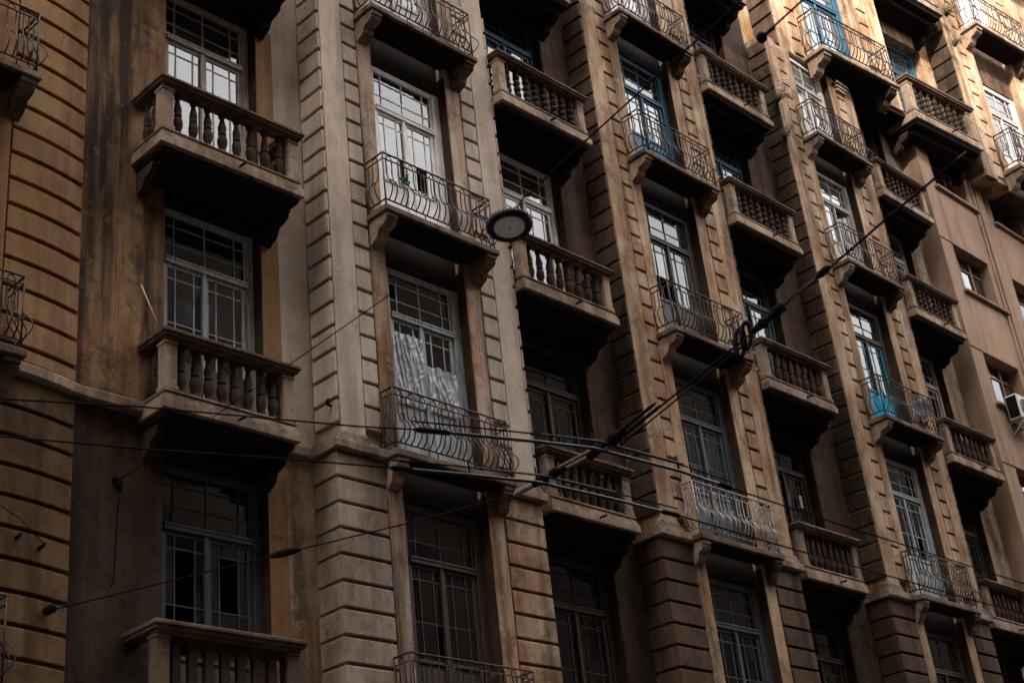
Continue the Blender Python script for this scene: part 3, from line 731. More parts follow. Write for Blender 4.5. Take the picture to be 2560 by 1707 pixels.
# ---- rounded corner bow
BC, BR = (-5.34, 4.387), 3.7
def on_bow(a, r): return (BC[0] + r * math.sin(a), BC[1] - r * math.cos(a))
def arc_block(a0, a1, r0, r1, z0, z1, n=6, ch=0.012):
    b = MB(); ring_ = []
    for i in range(n + 1):
        a = a0 + (a1 - a0) * i / n
        for r, z in ((r0, z0), (r1 - ch, z0), (r1, z0 + ch), (r1, z1 - ch), (r1 - ch, z1), (r0, z1)):
            x, y = on_bow(a, r); ring_.append((x, y, z))
    fs = []
    for i in range(n):
        for k in range(6):
            fs.append((i * 6 + k, i * 6 + (k + 1) % 6, (i + 1) * 6 + (k + 1) % 6, (i + 1) * 6 + k))
    fs += [tuple(range(5, -1, -1)), tuple(range(n * 6, n * 6 + 6))]
    b.add(ring_, fs); return b
A_R, A_L = 0.312, 0.03
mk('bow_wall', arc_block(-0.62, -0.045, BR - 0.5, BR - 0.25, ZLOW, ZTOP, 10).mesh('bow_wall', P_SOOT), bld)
mk('bow_wall', arc_block(-0.045, A_R + 0.002, BR - 0.5, BR - 0.07, ZLOW, ZTOP, 8).mesh('bow_wall', P_OCHRE), bld)
mk('bow_wall', arc_block(-1.45, -0.62, BR - 0.5, BR - 0.02, ZLOW, ZTOP, 14).mesh('bow_wall', P_OCHRE), bld)
mk('door_casing', arc_block(-0.045, A_L - 0.006, BR - 0.3, BR - 0.005, 0.15, ZTOP, 3).mesh('door_casing', P_OCHRE), bld)
zs = [0.16] + [G0 + GR * k for k in range(-14, 14) if G0 + GR * k > 0.3]
for z0, z1 in zip(zs, zs[1:]):
    mk('bow_block', arc_block(A_L, A_R, BR - 0.08, BR + random.uniform(-.003, .003), z0 + 0.024, z1 - 0.024).mesh('bow_block', P_OCHRE), bld)
for k in range(0, 14):
    z1, z0 = GL0 - GL * (k - 1) - 0.022, GL0 - GL * k + 0.022
    if k == 0: z1 = -0.03
    mk('bow_block', arc_block(-0.045, A_R, BR - 0.08, BR + random.uniform(-.003, .003), z0, z1).mesh('bow_block', P_OCHRE_D), bld)
mk('string_course', arc_block(-0.9, A_R + 0.01, BR - 0.1, BR + 0.09, -0.01, 0.135, 14, 0.02).mesh('string_course', P_STONE), bld)
x0, y0 = on_bow(A_R + 0.01, BR + 0.09)
m = MB(); m.prism([(1.0, -0.01), (y0 + .02, -0.01), (y0, 0.01), (y0, 0.115), (y0 + .02, 0.135), (1.0, 0.135)], x0 + 0.004, -3.34)
mk('string_course', m.mesh('string_course', P_STONE), bld)
m = MB(); m.prism([(1.0, -0.01), (0.87, -0.01), (0.85, 0.01), (0.85, 0.115), (0.87, 0.135), (1.0, 0.135)], -1.37, -0.86)
mk('string_course', m.mesh('string_course', P_STONE), bld)
for l in (1, 0, -1):
    make_iron_balcony(bld, -7.37, ZI[l], 'A' if l == 1 else 'B', front=0.26, mat=IRON, y_wall=0.72)
mk('room', MB().box(-8.6, -4.6, 1.4, 1.5, ZLOW, ZTOP).mesh('room', P_ROOM), bld)
mk('rear_wall', MB().box(-8.5, 18.9, 3.9, 4.1, ZLOW, ZTOP).mesh('rear_wall', P_ROOM), bld)
mk('roof_slab', MB().box(-8.5, 13.2, 0.5, 4.1, ZTOP, ZTOP + 0.3).mesh('roof_slab', P_SLAB), bld)

# ---------------------------------------------------------------- plain neighbouring building
nb = bpy.data.objects.new('apartment_building', None); col.objects.link(nb)
tag(nb, 'plain pinkish rendered building with deep square windows beside the balconied facade', 'building')
NX0, NX1 = 18.885, 31.0
HEADS = {3: 13.40, 2: 10.22, 1: 7.17, 0: 4.16, -1: 1.12, -2: -1.92, -3: -4.96}
SILLS = {3: 11.93, 2: 8.87, 1: 5.80, 0: 2.76, -1: -0.28, -2: -3.32, -3: -6.36}
WX = ((19.5, 21.3), (22.6, 24.4), (25.7, 27.5), (28.8, 30.6))
bbox('wall', nb, NX0, NX0 + 0.615, YF, 4.0, ZLOW, 13.2, P_NEIGH, 0.01)
gaps = [(21.3, 22.6), (24.4, 25.7), (27.5, 28.8), (30.6, NX1)]
for a, c in gaps: bbox('wall', nb, a, c, YF + 0.002, 1.2, ZLOW, 13.2, P_NEIGH, 0.01)
for a, c in gaps[:3]:
    for q, (o, w_, d) in enumerate(((0.22, 0.10, 0.05), (0.36, 0.30, 0.09), (0.70, 0.10, 0.05))):
        bbox('pilaster_rib', nb, a + o, a + o + w_, YF - d, YF + 0.01, ZLOW, 13.15, P_NEIGH, 0.012)
for wi, (a, c) in enumerate(WX):
    zs_ = sorted(SILLS)
    prev = ZLOW
    for l in zs_:
        bbox('spandrel', nb, a + 0.002, c - 0.002, YF - 0.006, 1.2, prev, SILLS[l], P_NEIGH, 0.01)
        prev = HEADS[l]
        if l < 0 and wi > 0 or l < -1: 
            bbox('blind_wall', nb, a + 0.01, c - 0.01, 0.9, 1.1, SILLS[l], HEADS[l], P_ROOM, 0.01); continue
        bbox('window_sill', nb, a - 0.10, c + 0.30, YF - 0.10, YF + 0.3, SILLS[l] - 0.075, SILLS[l] + 0.004, P_NEIGH, 0.012)
        w_ = c - a - 0.01; h_ = HEADS[l] - SILLS[l] - 0.01
        def fr():
            b = MB()
            b.cbox(0, 0.05, 0, 0.07, 0, h_, .005); b.cbox(w_ - 0.05, w_, 0, 0.07, 0, h_, .005); b.cbox(0.05, w_ - 0.05, 0, 0.07, h_ - 0.05, h_, .005); b.cbox(0.05, w_ - 0.05, 0, 0.07, 0, 0.05, .005)
            for t in (1 / 3, 2 / 3): b.cbox(w_ * t - 0.035, w_ * t + 0.035, -0.005, 0.07, 0.05, h_ - 0.05, .005)
            b.cbox(0.05, w_ - 0.05, 0.002, 0.06, h_ * 0.70, h_ * 0.70 + 0.04, .005)
            return b.mesh('window', W_BROWN)
        win = mk('window', cached(('nw', round(h_, 2)), fr), nb, (a + 0.005, 0.68, SILLS[l] + 0.005))
        for k in range(3):
            xa, xb = w_ * k / 3 + 0.045, w_ * (k + 1) / 3 - 0.045
            pane(win, xa, xb, 0.05, h_ * 0.7, 0.035, G_BRIGHT if k == 0 else G_CLEAR); pane(win, xa, xb, h_ * 0.7 + 0.04, h_ - 0.05, 0.035, G_CLEAR)
        room_box(nb, a - 0.3, c + 0.3, SILLS[l] - 0.2, HEADS[l] + 0.2, 1.21, 3.4)
    if prev < 13.2: bbox('spandrel', nb, a + 0.002, c - 0.002, YF - 0.006, 1.2, prev, 13.2, P_NEIGH, 0.01)
for z in (10.22, 7.17, 4.16, 1.12):
    bbox('panel_edge', nb, NX0 + 0.01, 19.5 - 0.004, YF - 0.02, YF + 0.01, z, z + 0.02, P_NEIGH, 0.004)
mk('rear_wall', MB().box(NX0, NX1, 3.9, 4.1, ZLOW, 13.2).mesh('rear_wall', P_ROOM), nb)

# ---------------------------------------------------------------- jettied upper block, turned a little towards the street
ub = bpy.data.objects.new('apartment_building', None); col.objects.link(ub)
ub.location = (14.351, 0.0, 13.571); ub.rotation_euler = (0, 0, -0.1003); ub.scale = (1.3037,) * 3
tag(ub, 'sunlit upper storeys with a large iron balcony and blue window above the plain building', 'building')
UZ = {0: 0.0, 1: 3.4}
def upper_pier(x, zmin, zmax, levels, zoff=0.0):
    for a, c in ((-0.69, 0.03), (2.195, 2.95)): mk('pier', MB().box(a, c, 0.465, 1.4, zmin, zmax).mesh('pier', P_TAN), ub, (x, 0, 0))
    for a, c in ((0.04, 0.325), (1.88, 2.187)): bbox('door_casing', ub, x + a, x + c, YF + 0.004, 1.0, zmin, zmax, P_TAN, 0.015)
    for a, c in ((-0.672, -0.256), (2.512, 2.935)): bbox('pilaster_strip', ub, x + a, x + c, YF, 0.5, zmin, zmax, P_TAN, 0.01)
    z = zmin + 0.1
    while z < min(zmax, 6.2) - 0.4:
        z0, z1 = z + 0.02, z + GR - 0.02
        bbox('quoin_block', ub, x - 0.73, x - 0.682, YF, 0.905, z0, z1, P_SOOT, 0.014)
        for a, c in ((-0.247, 0.022), (2.205, 2.503)): bbox('rustication_block', ub, x + a, x + c, YF, 0.5, z0, z1, P_TAN, 0.012)
        z += GR
    prev = zmin
    for l in levels:
        bbox('spandrel', ub, x + 0.327, x + 1.878, 0.60, 1.2, prev, l + 0.095, P_BROWN, 0.01)
        room_box(ub, x + 0.1, x + 2.1, l + 0.1, l + 2.9, 0.74, 3.0); prev = l + 2.75
    bbox('spandrel', ub, x + 0.327, x + 1.878, 0.60, 1.2, prev, zmax, P_BROWN, 0.01)
upper_pier(0, -0.02, 7.0, (0,))
XB = 6.15
upper_pier(XB, -0.62, 7.0, (-0.42, 3.3))
bbox('bay_wall', ub, 2.955, 3.62, YB, 1.5, -0.1, 7.0, P_TAN, 0.01)
bbox('bay_wall', ub, 5.10, XB - 0.7, YB, 1.5, -0.1, 7.0, P_TAN, 0.01)
bbox('spandrel', ub, 3.622, 5.098, YB + .006, 1.45, -0.1, 0.03, P_TAN, 0.008)
bbox('spandrel', ub, 3.622, 5.098, YB + .006, 1.45, 2.72, 7.0, P_TAN, 0.008)
room_box(ub, 3.4, 5.3, 0, 2.8, 1.26, 3.0)
make_window(ub, 0.328, 0.625, 0.10, 1.55, 2.64, 1.95, W_BLUE, G_BRIGHT, panel=0.62, label='blue balcony door of the upper storeys')
make_window(ub, 3.625, 1.125, 0.04, 1.47, 2.68, 1.95, W_BLUE, G_BRIGHT, panel=0.9, gmat_top=G_CLEAR, label='blue window of the upper storeys')
make_window(ub, XB + 0.328, 0.625, -0.32, 1.55, 2.64, 1.95, W_GREY, G_CLEAR, panel=0.9)
make_window(ub, XB + 0.328, 0.625, 3.40, 1.55, 2.64, 1.95, W_WHITE, G_BRIGHT, panel=0.9)
make_iron_balcony(ub, 0, 0.0, 'A', slab=P_STONE)
make_iron_balcony(ub, XB, -0.42, 'A', slab=P_STONE)
make_iron_balcony(ub, XB, 3.3, 'A', slab=P_STONE)
make_stone_balcony(ub, 2.975, -0.26, 2.24, 0.21, kind='bead', top=1.05)
make_stone_balcony(ub, 2.975, 3.22, 2.24, 0.21, kind='bead', top=1.05)
mk('soffit', MB().box(-0.7, XB - 0.72, 0.47, 2.6, -0.12, -0.03).mesh('soffit', P_SOFFIT), ub)
mk('soffit', MB().box(XB + 2.96, 12.0, 0.47, 2.6, -0.12, -0.03).mesh('soffit', P_SOFFIT), ub)
bbox('bay_wall', ub, XB + 2.955, 12.0, YB, 1.5, -0.02, 7.0, P_TAN, 0.01)
mk('roof_slab', MB().box(-0.7, 12.0, 0.4, 3.2, 7.0, 7.25).mesh('roof_slab', P_STONE), ub)
mk('rear_wall', MB().box(-0.7, 12.0, 3.05, 3.2, -0.02, 7.0).mesh('rear_wall', P_ROOM), ub)
# capital on the pier under it
cap = MB()
cap.cbox(15.27, 15.66, 0.36, 0.5, 13.0, 13.07, .01); cap.cbox(15.24, 15.69, 0.33, 0.5, 13.08, 13.15, .012); cap.cbox(15.20, 15.73, 0.29, 0.5, 13.16, 13.22, .012)
mk('capital', cap.mesh('capital', P_STONE), bld)

# ---------------------------------------------------------------- buildings across the street (they shade and are mirrored in the panes)
def facing(x0, x1, top, label, seed):
    root = bpy.data.objects.new('facing_building', None); col.objects.link(root); root.location = ((x0 + x1) / 2, -15.6, GROUND)
    tag(root, label, 'building')
    w = (x1 - x0) / 2
    mk('wall', MB().box(-w, w, -14, 0, 0.0, top - GROUND).mesh('wall', P_FAR), root)
    mk('parapet', MB().box(-w - 0.15, w + 0.15, -14.1, 0.25, top - GROUND, top - GROUND + 0.5).mesh('parapet', P_FAR), root)
    rnd = random.Random(seed)
    wm = MB().cbox(-0.6, 0.6, 0.0, 0.06, 0.0, 1.7, .02).mesh('window', G_DIRTY)
    sm = MB().cbox(-0.75, 0.75, 0.0, 0.18, -0.12, 0.0, .02).mesh('sill', P_FAR)
    k = 0
    for f in range(1, int((top - GROUND) / 3.3)):
        xx = -w + 1.6
        while xx < w - 1.2:
            if abs(xx + (x0 + x1) / 2 - 15) < 26:
                o = mk('window', wm, root, (xx, 0.003, f * 3.3 + 0.9)); mk('sill', sm, o)
            xx += 3.1
    for q in range(int(w / 2.2)):
        xx = rnd.uniform(-w + 1, w - 1)
        h = rnd.uniform(0.8, 2.8); ww = rnd.uniform(0.5, 1.6)
        mk('roof_hut', MB().cbox(xx - ww, xx + ww, -rnd.uniform(3, 6), -rnd.uniform(0.5, 2), top - GROUND + 0.5, top - GROUND + 0.5 + h, .03).mesh('roof_hut', P_FAR), root)
facing(-50.0, 7.0, 29.5, 'unseen tall dark block across the street, sized to shade the balconied facade', 3)  # out of view; height and end set to keep sun off the lower facade
facing(7.3, 60.0, 16.8, 'lower grimy house row across the street mirrored in the panes', 5)

facing(-120.0, -50.5, 22.0, 'unseen grey block added farther along the opposite pavement to block low sky', 8)  # out of view, added to cut low sky light
def sky_blocker_row(x0, x1, y0, y1, top, label):  # unseen street fronts added to block low sky light
    root = bpy.data.objects.new('sky_blocker_row', None); col.objects.link(root); root.location = (x0, y0, GROUND)
    tag(root, label, 'building')
    mk('wall', MB().box(0, x1 - x0, 0, y1 - y0, 0, top - GROUND).mesh('wall', P_FAR), root)
    mk('parapet', MB().box(-0.1, x1 - x0 + 0.1, -0.15, y1 - y0, top - GROUND, top - GROUND + 0.6).mesh('parapet', P_FAR), root)
sky_blocker_row(-90.0, -19.0, 0.4, 16.0, 20.0, 'unseen house row added beyond the rounded corner to block low sky')
sky_blocker_row(31.2, 110.0, 0.2, 16.0, 21.0, 'unseen house row added beyond the plain building to block low sky')
sky_blocker_row(110.0, 124.0, -40.0, 16.0, 16.0, 'unseen block added to close off low sky at the far street end')
sky_blocker_row(-134.0, -120.0, -40.0, 16.0, 20.0, 'unseen block added to close off low sky at the near street end')

# ---------------------------------------------------------------- overhead wires
def wire(name, pts, r, mat, label, cat='wire', n=6, group=None):
    o = mk(name, MB().tube(pts, r, n).mesh(name, mat)); tag(o, label, cat, group); return o
def lerp(a, b, t): return tuple(a[i] + (b[i] - a[i]) * t for i in range(3))
def lumps(parent, name, p0, p1, n, r, mat, jitter=0.0):
    for k in range(n):
        p = lerp(p0, p1, (k + 0.5) / n); d = (Vector(p1) - Vector(p0)) / n
        a = Vector(p) - d * 0.42; c = Vector(p) + d * 0.42; rr = r * (1 + random.uniform(-jitter, jitter))
        mk(name, MB().tube([a, a + d * 0.2, c - d * 0.2, c], [rr * 0.55, rr, rr, rr * 0.55], 8).mesh(name, mat), parent)

W3 = [(-4.506, 0.75, -2.592), (-4.672, -0.751, -2.80), (-3.917, -2.534, -2.9), (-3.435, -3.632, -2.9), (-3.042, -4.691, -2.9)]
w3 = wire('span_wire', [W3[0], lerp(W3[0], W3[2], 0.5), W3[2], W3[3], W3[4]], 0.0065, CABLE, 'thin span wire running from the rounded corner wall to the wire crossing', 'wire')
lumps(w3, 'insulator', (-3.99, -2.37, -2.9), (-3.85, -2.69, -2.9), 1, 0.036, CABLE)
lumps(w3, 'anchor', (-4.50, 0.78, -2.59), (-4.50, 0.60, -2.59), 2, 0.05, CABLE)
w3b = wire('span_wire', [(-3.091, -5.799, -2.9), (-3.394, -6.705, -2.9), (-3.702, -7.629, -2.9)], 0.009, CABLE, 'double span wire between the wire crossing and the dark ring', 'wire')
mk('strand', MB().tube([(-3.03, -5.84, -2.9), (-3.34, -6.735, -2.9), (-3.65, -7.64, -2.9)], 0.008, 6).mesh('strand', CABLE), w3b)
w3c = wire('span_wire', [(-3.702, -7.629, -2.9), (-4.054, -8.607, -2.9), (-4.549, -9.953, -2.9)], 0.0065, COPPER, 'span wire rising from the dark ring to the top of the plain building', 'wire')
mk('strand', MB().tube([(-3.80, -7.95, -2.91), (-3.93, -8.25, -2.885), (-4.054, -8.607, -2.895)], 0.006, 5).mesh('strand', COPPER), w3c)
mk('sleeve', MB().tube([(-4.07, -8.66, -2.9), (-4.30, -9.26, -2.9), (-4.52, -9.88, -2.9)], 0.0095, 6).mesh('sleeve', CABLE), w3c)
lumps(w3c, 'clamp', (-4.03, -8.52, -2.9), (-4.09, -8.68, -2.9), 1, 0.026, CABLE)
lumps(w3c, 'bead', (-3.755, -7.78, -2.9), (-3.90, -8.16, -2.9), 7, 0.030, CABLE, 0.35)
# ring insulators
rg = bpy.data.objects.new('ring_insulator', None); col.objects.link(rg); rg.location = (-3.70, -7.63, -2.9)
tag(rg, 'dark double ring insulator hanging on the span wire', 'insulator')
for k, (off, rr) in enumerate(((0.0, 0.105), (0.06, 0.10))):
    pts = []
    u = Vector((0.3, 0.95, 0)).normalized(); v = Vector((0.62, -0.2, 0.75)).normalized(); wv = Vector((0.75, -0.23, -0.62)).normalized()
    for i in range(21):
        a = 2 * math.pi * i / 20
        pts.append(v * math.cos(a) * rr * 0.72 + Vector((0.05, 0.02, 1)).normalized() * math.sin(a) * rr - u * off * 0.5 + v * off * 1.1)
    mk('ring', MB().tube(pts, 0.017, 7, False).mesh('ring', CABLE), rg)
# contact wires (a pair over the carriageway) with stiff crossing rods
def contact(pts_thin_l, pts_thick, pts_thin_r, label):
    o = wire('contact_wire', pts_thin_l + [pts_thick[0]], 0.007, CABLE, label, 'wire')
    mk('crossing_rod', MB().tube(pts_thick, 0.0145, 8).mesh('crossing_rod', COPPER), o)
    mk('crossing_rod', MB().tube([(p[0] + 0.02, p[1] + 0.03, p[2] + 0.085) for p in pts_thick], 0.007, 6).mesh('crossing_rod', CABLE), o)
    mk('crossing_rod', MB().tube([(p[0], p[1] - 0.05, p[2] + 0.045) for p in pts_thick[1:-1]], 0.009, 6).mesh('crossing_rod', COPPER), o)
    for p in pts_thick[1:-1]:
        mk('clip', MB().tube([(p[0] + .02, p[1] + .03, p[2] + 0.15), (p[0], p[1], p[2])], 0.009, 6).mesh('clip', CABLE), o)
    for a, c in ((pts_thick[0], pts_thick[1]), (pts_thick[-1], pts_thick[-2])):
        e = lerp(a, c, 0.28)
        mk('end_clamp', MB().tube([a, lerp(a, e, 0.15), lerp(a, e, 0.9), e], [0.012, 0.024, 0.022, 0.014], 8).mesh('end_clamp', CABLE), o)
    mk('wire_run', MB().tube([pts_thick[-1]] + pts_thin_r, 0.0075, 6).mesh('wire_run', CABLE), o)
    return o
contact([(-12.0, -2.6, -3.0), (-7.631, -4.28, -3.0), (-6.804, -4.66, -3.0), (-5.259, -5.223, -3.0)],
        [(-4.878, -5.399, -3.0), (-3.878, -5.741, -3.0), (-3.375, -5.892, -3.0), (-2.374, -5.955, -3.0), (-1.617, -5.945, -3.0)],
        [(0.141, -5.91, -3.0), (1.531, -5.91, -3.0), (3.9, -5.89, -3.0), (40.0, -5.8, -2.95)], 'upper of the two dark contact wires crossing the facade, with a thick rod section')
contact([(-12.0, -2.0, -3.0), (-7.346, -3.737, -3.0), (-6.329, -4.082, -3.0), (-5.311, -4.475, -3.0)],
        [(-4.55, -4.74, -3.0), (-3.88, -4.96, -3.0), (-3.268, -5.142, -3.0), (-2.4, -5.21, -3.0), (-1.506, -5.251, -3.0)],
        [(0.17, -5.235, -3.0), (2.654, -5.246, -3.0), (4.087, -5.242, -3.0), (40.0, -5.2, -2.95)], 'lower of the two dark contact wires crossing the facade, with a thick rod section')
# the knotted cross piece that ties both wires to the span
xp = bpy.data.objects.new('wire_crossing', None); col.objects.link(xp); xp.location = (-3.1, -5.5, -2.92)
tag(xp, 'bundle of dark clamps and yellowed rods where the wires cross', 'insulator')
def xl(p): return (p[0] + 3.1, p[1] + 5.5, p[2] + 2.92)
def tubex(name, a, b, r, mat, n=8): mk(name, MB().tube([xl(a), xl(lerp(a, b, .1)), xl(lerp(a, b, .9)), xl(b)], [r * .6, r, r, r * .6], n).mesh(name, mat), xp)
tubex('porcelain_tip', (-3.05, -4.66, -2.9), (-3.07, -4.93, -2.9), 0.026, PORC)
for k in range(5):
    a = lerp((-3.07, -4.92, -2.9), (-3.12, -5.32, -2.9), k / 5); c = lerp((-3.07, -4.92, -2.9), (-3.12, -5.32, -2.9), (k + 1.1) / 5)
    tubex('clamp', a, c, 0.034 + 0.014 * math.sin(k * 2.3), CABLE)
for dx in (-0.035, 0.035):
    tubex('fibreglass_rod', (-3.12 + dx, -5.28, -2.9), (-3.15 + dx, -5.70, -2.9), 0.016, ROD_Y)
for k in range(6):
    a = lerp((-3.13, -5.62, -2.9), (-3.24, -6.10, -2.9), k / 6); c = lerp((-3.13, -5.62, -2.9), (-3.24, -6.10, -2.9), (k + 1.1) / 6)
    tubex('clamp', a, c, 0.036 + 0.016 * math.sin(k * 1.7 + 1), CABLE)
for dx in (-0.035, 0.035):
    tubex('sleeve', (-3.22 + dx, -6.05, -2.9), (-3.40 + dx, -6.60, -2.9), 0.015, CABLE)
# thin stay wires
w6 = wire('stay_wire', [(-5.171, -5.558, -2.0), (-5.148, -5.174, -2.0), (-5.095, -4.15, -2.0), (-5.039, -3.021, -2.0)], 0.005, CABLE, 'hair-thin stay wire slanting across the pale pier')
# lamp wire and lamp
lw_ = wire('lamp_wire', [(-5.9, -10.2, -2.0), (-5.739, -9.392, -2.0), (-5.643, -8.886, -2.0), (-5.547, -8.41, -2.0), (-5.463, -7.982, -2.0), (-5.382, -7.57, -2.0), (-5.35, -7.36, -2.02)], 0.0075, CABLE, 'black cable slanting down to the hanging lamp')
mk('tail', MB().tube([(-5.35, -7.36, -2.02), (-5.375, -7.38, -2.10), (-5.36, -7.28, -2.06), (-5.38, -7.22, -2.07), (-5.42, -7.18, -2.15)], 0.006, 5).mesh('tail', CABLE), lw_)
w2 = wire('stay_wire', [(-5.6, -10.3, -2.0), (-5.444, -9.622, -2.0), (-5.367, -9.287, -2.0)], 0.008, CABLE, 'short black wire ending beside the uppermost pier corner')
lumps(w2, 'clamp', (-5.367, -9.287, -2.0), (-5.35, -9.22, -2.0), 1, 0.035, CABLE)
lamp = bpy.data.objects.new('hanging_lamp', None); col.objects.link(lamp); lamp.location = (-5.47, -7.13, -2.30)
lamp.rotation_euler = (R(-7), R(7), 0)
tag(lamp, 'round black street lamp with pale lens hanging from the cable', 'lamp')
hs = MB(); hs.lathe([(0.10, 0.006), (0.112, -0.012), (0.150, -0.014), (0.157, 0.0), (0.157, 0.022), (0.148, 0.036), (0.10, 0.05), (0.08, 0.085), (0.05, 0.095), (0.02, 0.1)], 36)
mk('housing', hs.mesh('housing', BLACKM), lamp)
for k in range(36):
    a = 2 * math.pi * k / 36
    me = cached('fin', lambda: MB().box(0.118, 0.163, -0.0025, 0.0025, 0.002, 0.034).mesh('fin', BLACKM))
    mk('fin', me, lamp, (0, 0, 0), (0, 0, a))
mk('lens', MB().lathe([(0.108, -0.002), (0.105, -0.012), (0.02, -0.017), (0.001, -0.017)], 28).mesh('lens', LENS), lamp)
mk('screw', MB().lathe([(0.008, -0.0175), (0.007, -0.022), (0.001, -0.023)], 8).mesh('screw', CABLE), lamp)
for k in range(6):
    a = k * math.pi / 3
    mk('screw', cached('ledscrew', lambda: MB().lathe([(0.0035, -0.014), (0.003, -0.0185), (0.0005, -0.019)], 6).mesh('screw', CABLE)), lamp, (0.065 * math.cos(a), 0.065 * math.sin(a), 0))
hk = MB(); ring(hk, 0, 0, 0.115, 0.022, 0.022, 0.005); mk('hook', hk.mesh('hook', BLACKM), lamp)
mk('cable', MB().tube([(-0.08, -0.02, 0.05), (0.01, -0.06, 0.13), (0.08, -0.09, 0.20)], 0.004, 5).mesh('cable', CABLE), lamp)
mk('cable', MB().tube([(0.04, 0.02, 0.06), (0.10, 0.03, 0.10), (0.14, 0.0, 0.09), (0.155, -0.02, 0.03), (0.16, -0.02, -0.01)], 0.004, 5).mesh('cable', CABLE), lamp)
mk('cable', MB().tube([(0.03, 0.0, 0.08), (0.06, -0.04, 0.15), (0.08, -0.09, 0.20)], 0.003, 5).mesh('cable', CABLE), lamp)

# ---------------------------------------------------------------- small things on the facade
# wall bracket with hanging cable on the brown wall
cb = bpy.data.objects.new('wall_cable', None); col.objects.link(cb); cb.location = (-3.62, 0.92, -0.9)
tag(cb, 'black clamp with a cable hanging down the brown wall under the string course', 'cable')
mk('clamp', MB().tube([(0.0, 0.01, 0.02), (0, -0.06, 0.0), (0.0, -0.07, -0.12)], [0.05, 0.045, 0.03], 7).mesh('clamp', CABLE), cb)
mk('cable', MB().tube([(0, -0.07, -0.1), (-0.01, -0.05, -0.5), (-0.02, -0.04, -1.0), (-0.03, -0.05, -1.2), (-0.1, -0.10, -1.28)], 0.009, 5).mesh('cable', CABLE), cb)
mk('cable', MB().tube([(0, -0.07, 0.0), (0.2, -0.07, 0.17), (0.44, -0.06, 0.37)], 0.007, 5).mesh('cable', CABLE), cb)
for (x, y, z, lab) in ((-4.9, 0.70, -1.87, 'small black wall hook higher on the rounded ochre corner'), (-4.614, 0.72, -1.92, 'small pale-tipped wall hook on the rounded ochre corner')):
    h = mk('wall_hook', MB().tube([(0, 0.08, 0), (0, -0.04, 0), (0.01, -0.07, 0.03)], [0.03, 0.022, 0.012], 6).mesh('wall_hook', CABLE), None, (x, y, z)); tag(h, lab, 'hook')
wire('stay_wire', [(-4.614, 0.66, -1.90), (-4.95, 0.55, -1.72), (-6.2, 0.2, -1.4)], 0.006, CABLE, 'thin wire from the pale-tipped hook leaving at the picture edge')
hook = mk('wall_hook', MB().tube([(0.03, 0, 0), (-0.05, 0, 0.0), (-0.07, -0.01, 0.05), (-0.05, -0.02, 0.09)], [0.012, 0.02, 0.024, 0.008], 6).mesh('wall_hook', CABLE), None, (-0.735, 0.536, 0.631)); tag(hook, 'small iron hook on the side of the pale pier above the string course', 'hook')
st = mk('stick', MB().tube([(-3.56, 0.55, 1.52), (-3.395, 0.38, 0.86)], 0.010, 6).mesh('stick', STICK)); tag(st, 'thin pale cane leaning on the corner of a stone balcony rail', 'stick')

# plastic sheet over the pale door
def sheet(x0, x1, z0, z1, y, seed, nx=60, nz=90):
    b = MB(); vs = []; fs = []
    for j in range(nz + 1):
        for i in range(nx + 1):
            u, v = i / nx, j / nz
            x = x0 + (x1 - x0) * u; z = z0 + (z1 - z0) * v
            w_ = noise.noise(Vector((x * 3, z * 1.5, seed)))
            q1 = 1 - abs(noise.noise(Vector((x * 11 + z * 1.6 + seed, z * 1.7, seed)))) * 2
            q2 = 1 - abs(noise.noise(Vector((x * 9 - z * 6, z * 5 + seed, seed)))) * 2
            d = 0.022 * max(q1, 0) ** 1.5 + 0.010 * max(q2, 0) ** 2 + 0.012 * w_ + 0.01
            edge = noise.noise(Vector((u * 6, seed, 0))) * 0.06 if j == nz else 0
            vs.append((x, y - d, z + edge))
    for j in range(nz):
        for i in range(nx):
            a = j * (nx + 1) + i; fs.append((a, a + 1, a + nx + 2, a + nx + 1))
    b.add(vs, fs, True); return b.mesh('plastic_sheet', SHEET)
s1 = mk('plastic_sheet', sheet(0.46, 1.02, 1.05, 2.13, 0.60, 3.1)); tag(s1, 'crumpled clear plastic sheet hung over the half of the pale door nearer the hinge', 'plastic sheet')
s1['label'] = 'large crumpled clear plastic sheet hung high over one leaf of the pale door'
s2 = mk('plastic_sheet', sheet(1.09, 1.66, 1.05, 1.74, 0.60, 8.4)); tag(s2, 'smaller dull plastic sheet hung low over the other leaf of the pale door', 'plastic sheet')
# green cloth on white door
gc = MB(); random.seed(3)
for k in range(9):
    p = (0.90 + random.uniform(-.07, .07), 0.55 + random.uniform(-.02, .02), 4.82 + random.uniform(-.06, .06))
    gc.tube([p, (p[0] + random.uniform(-.05, .05), p[1] - .02, p[2] + random.uniform(-.05, .05)), (p[0] + random.uniform(-.07, .07), p[1], p[2] - random.uniform(0, .08))], [0.012, 0.022, 0.008], 5)
g = mk('rag', gc.mesh('rag', GREEN_C)); tag(g, 'small green rag tied to the white balcony door', 'rag')
# notice on the dark window
nt = bpy.data.objects.new('notice', None); col.objects.link(nt); nt.location = (11.07, 1.095, 1.845)
tag(nt, 'small white paper notice stuck on a dark window pane', 'notice')
mk('paper', MB().box(-0.045, 0.045, 0, 0.004, -0.12, 0.12).mesh('paper', PAPER), nt)
ik = MB(); ring(ik, 0.0, -0.003, -0.078, 0.02, 0.02, 0.005)
for zz in (-0.03, 0.02, 0.065): ik.box(-0.028, 0.028, -0.005, -0.001, zz, zz + 0.018)
mk('print', ik.mesh('print', INK), nt)
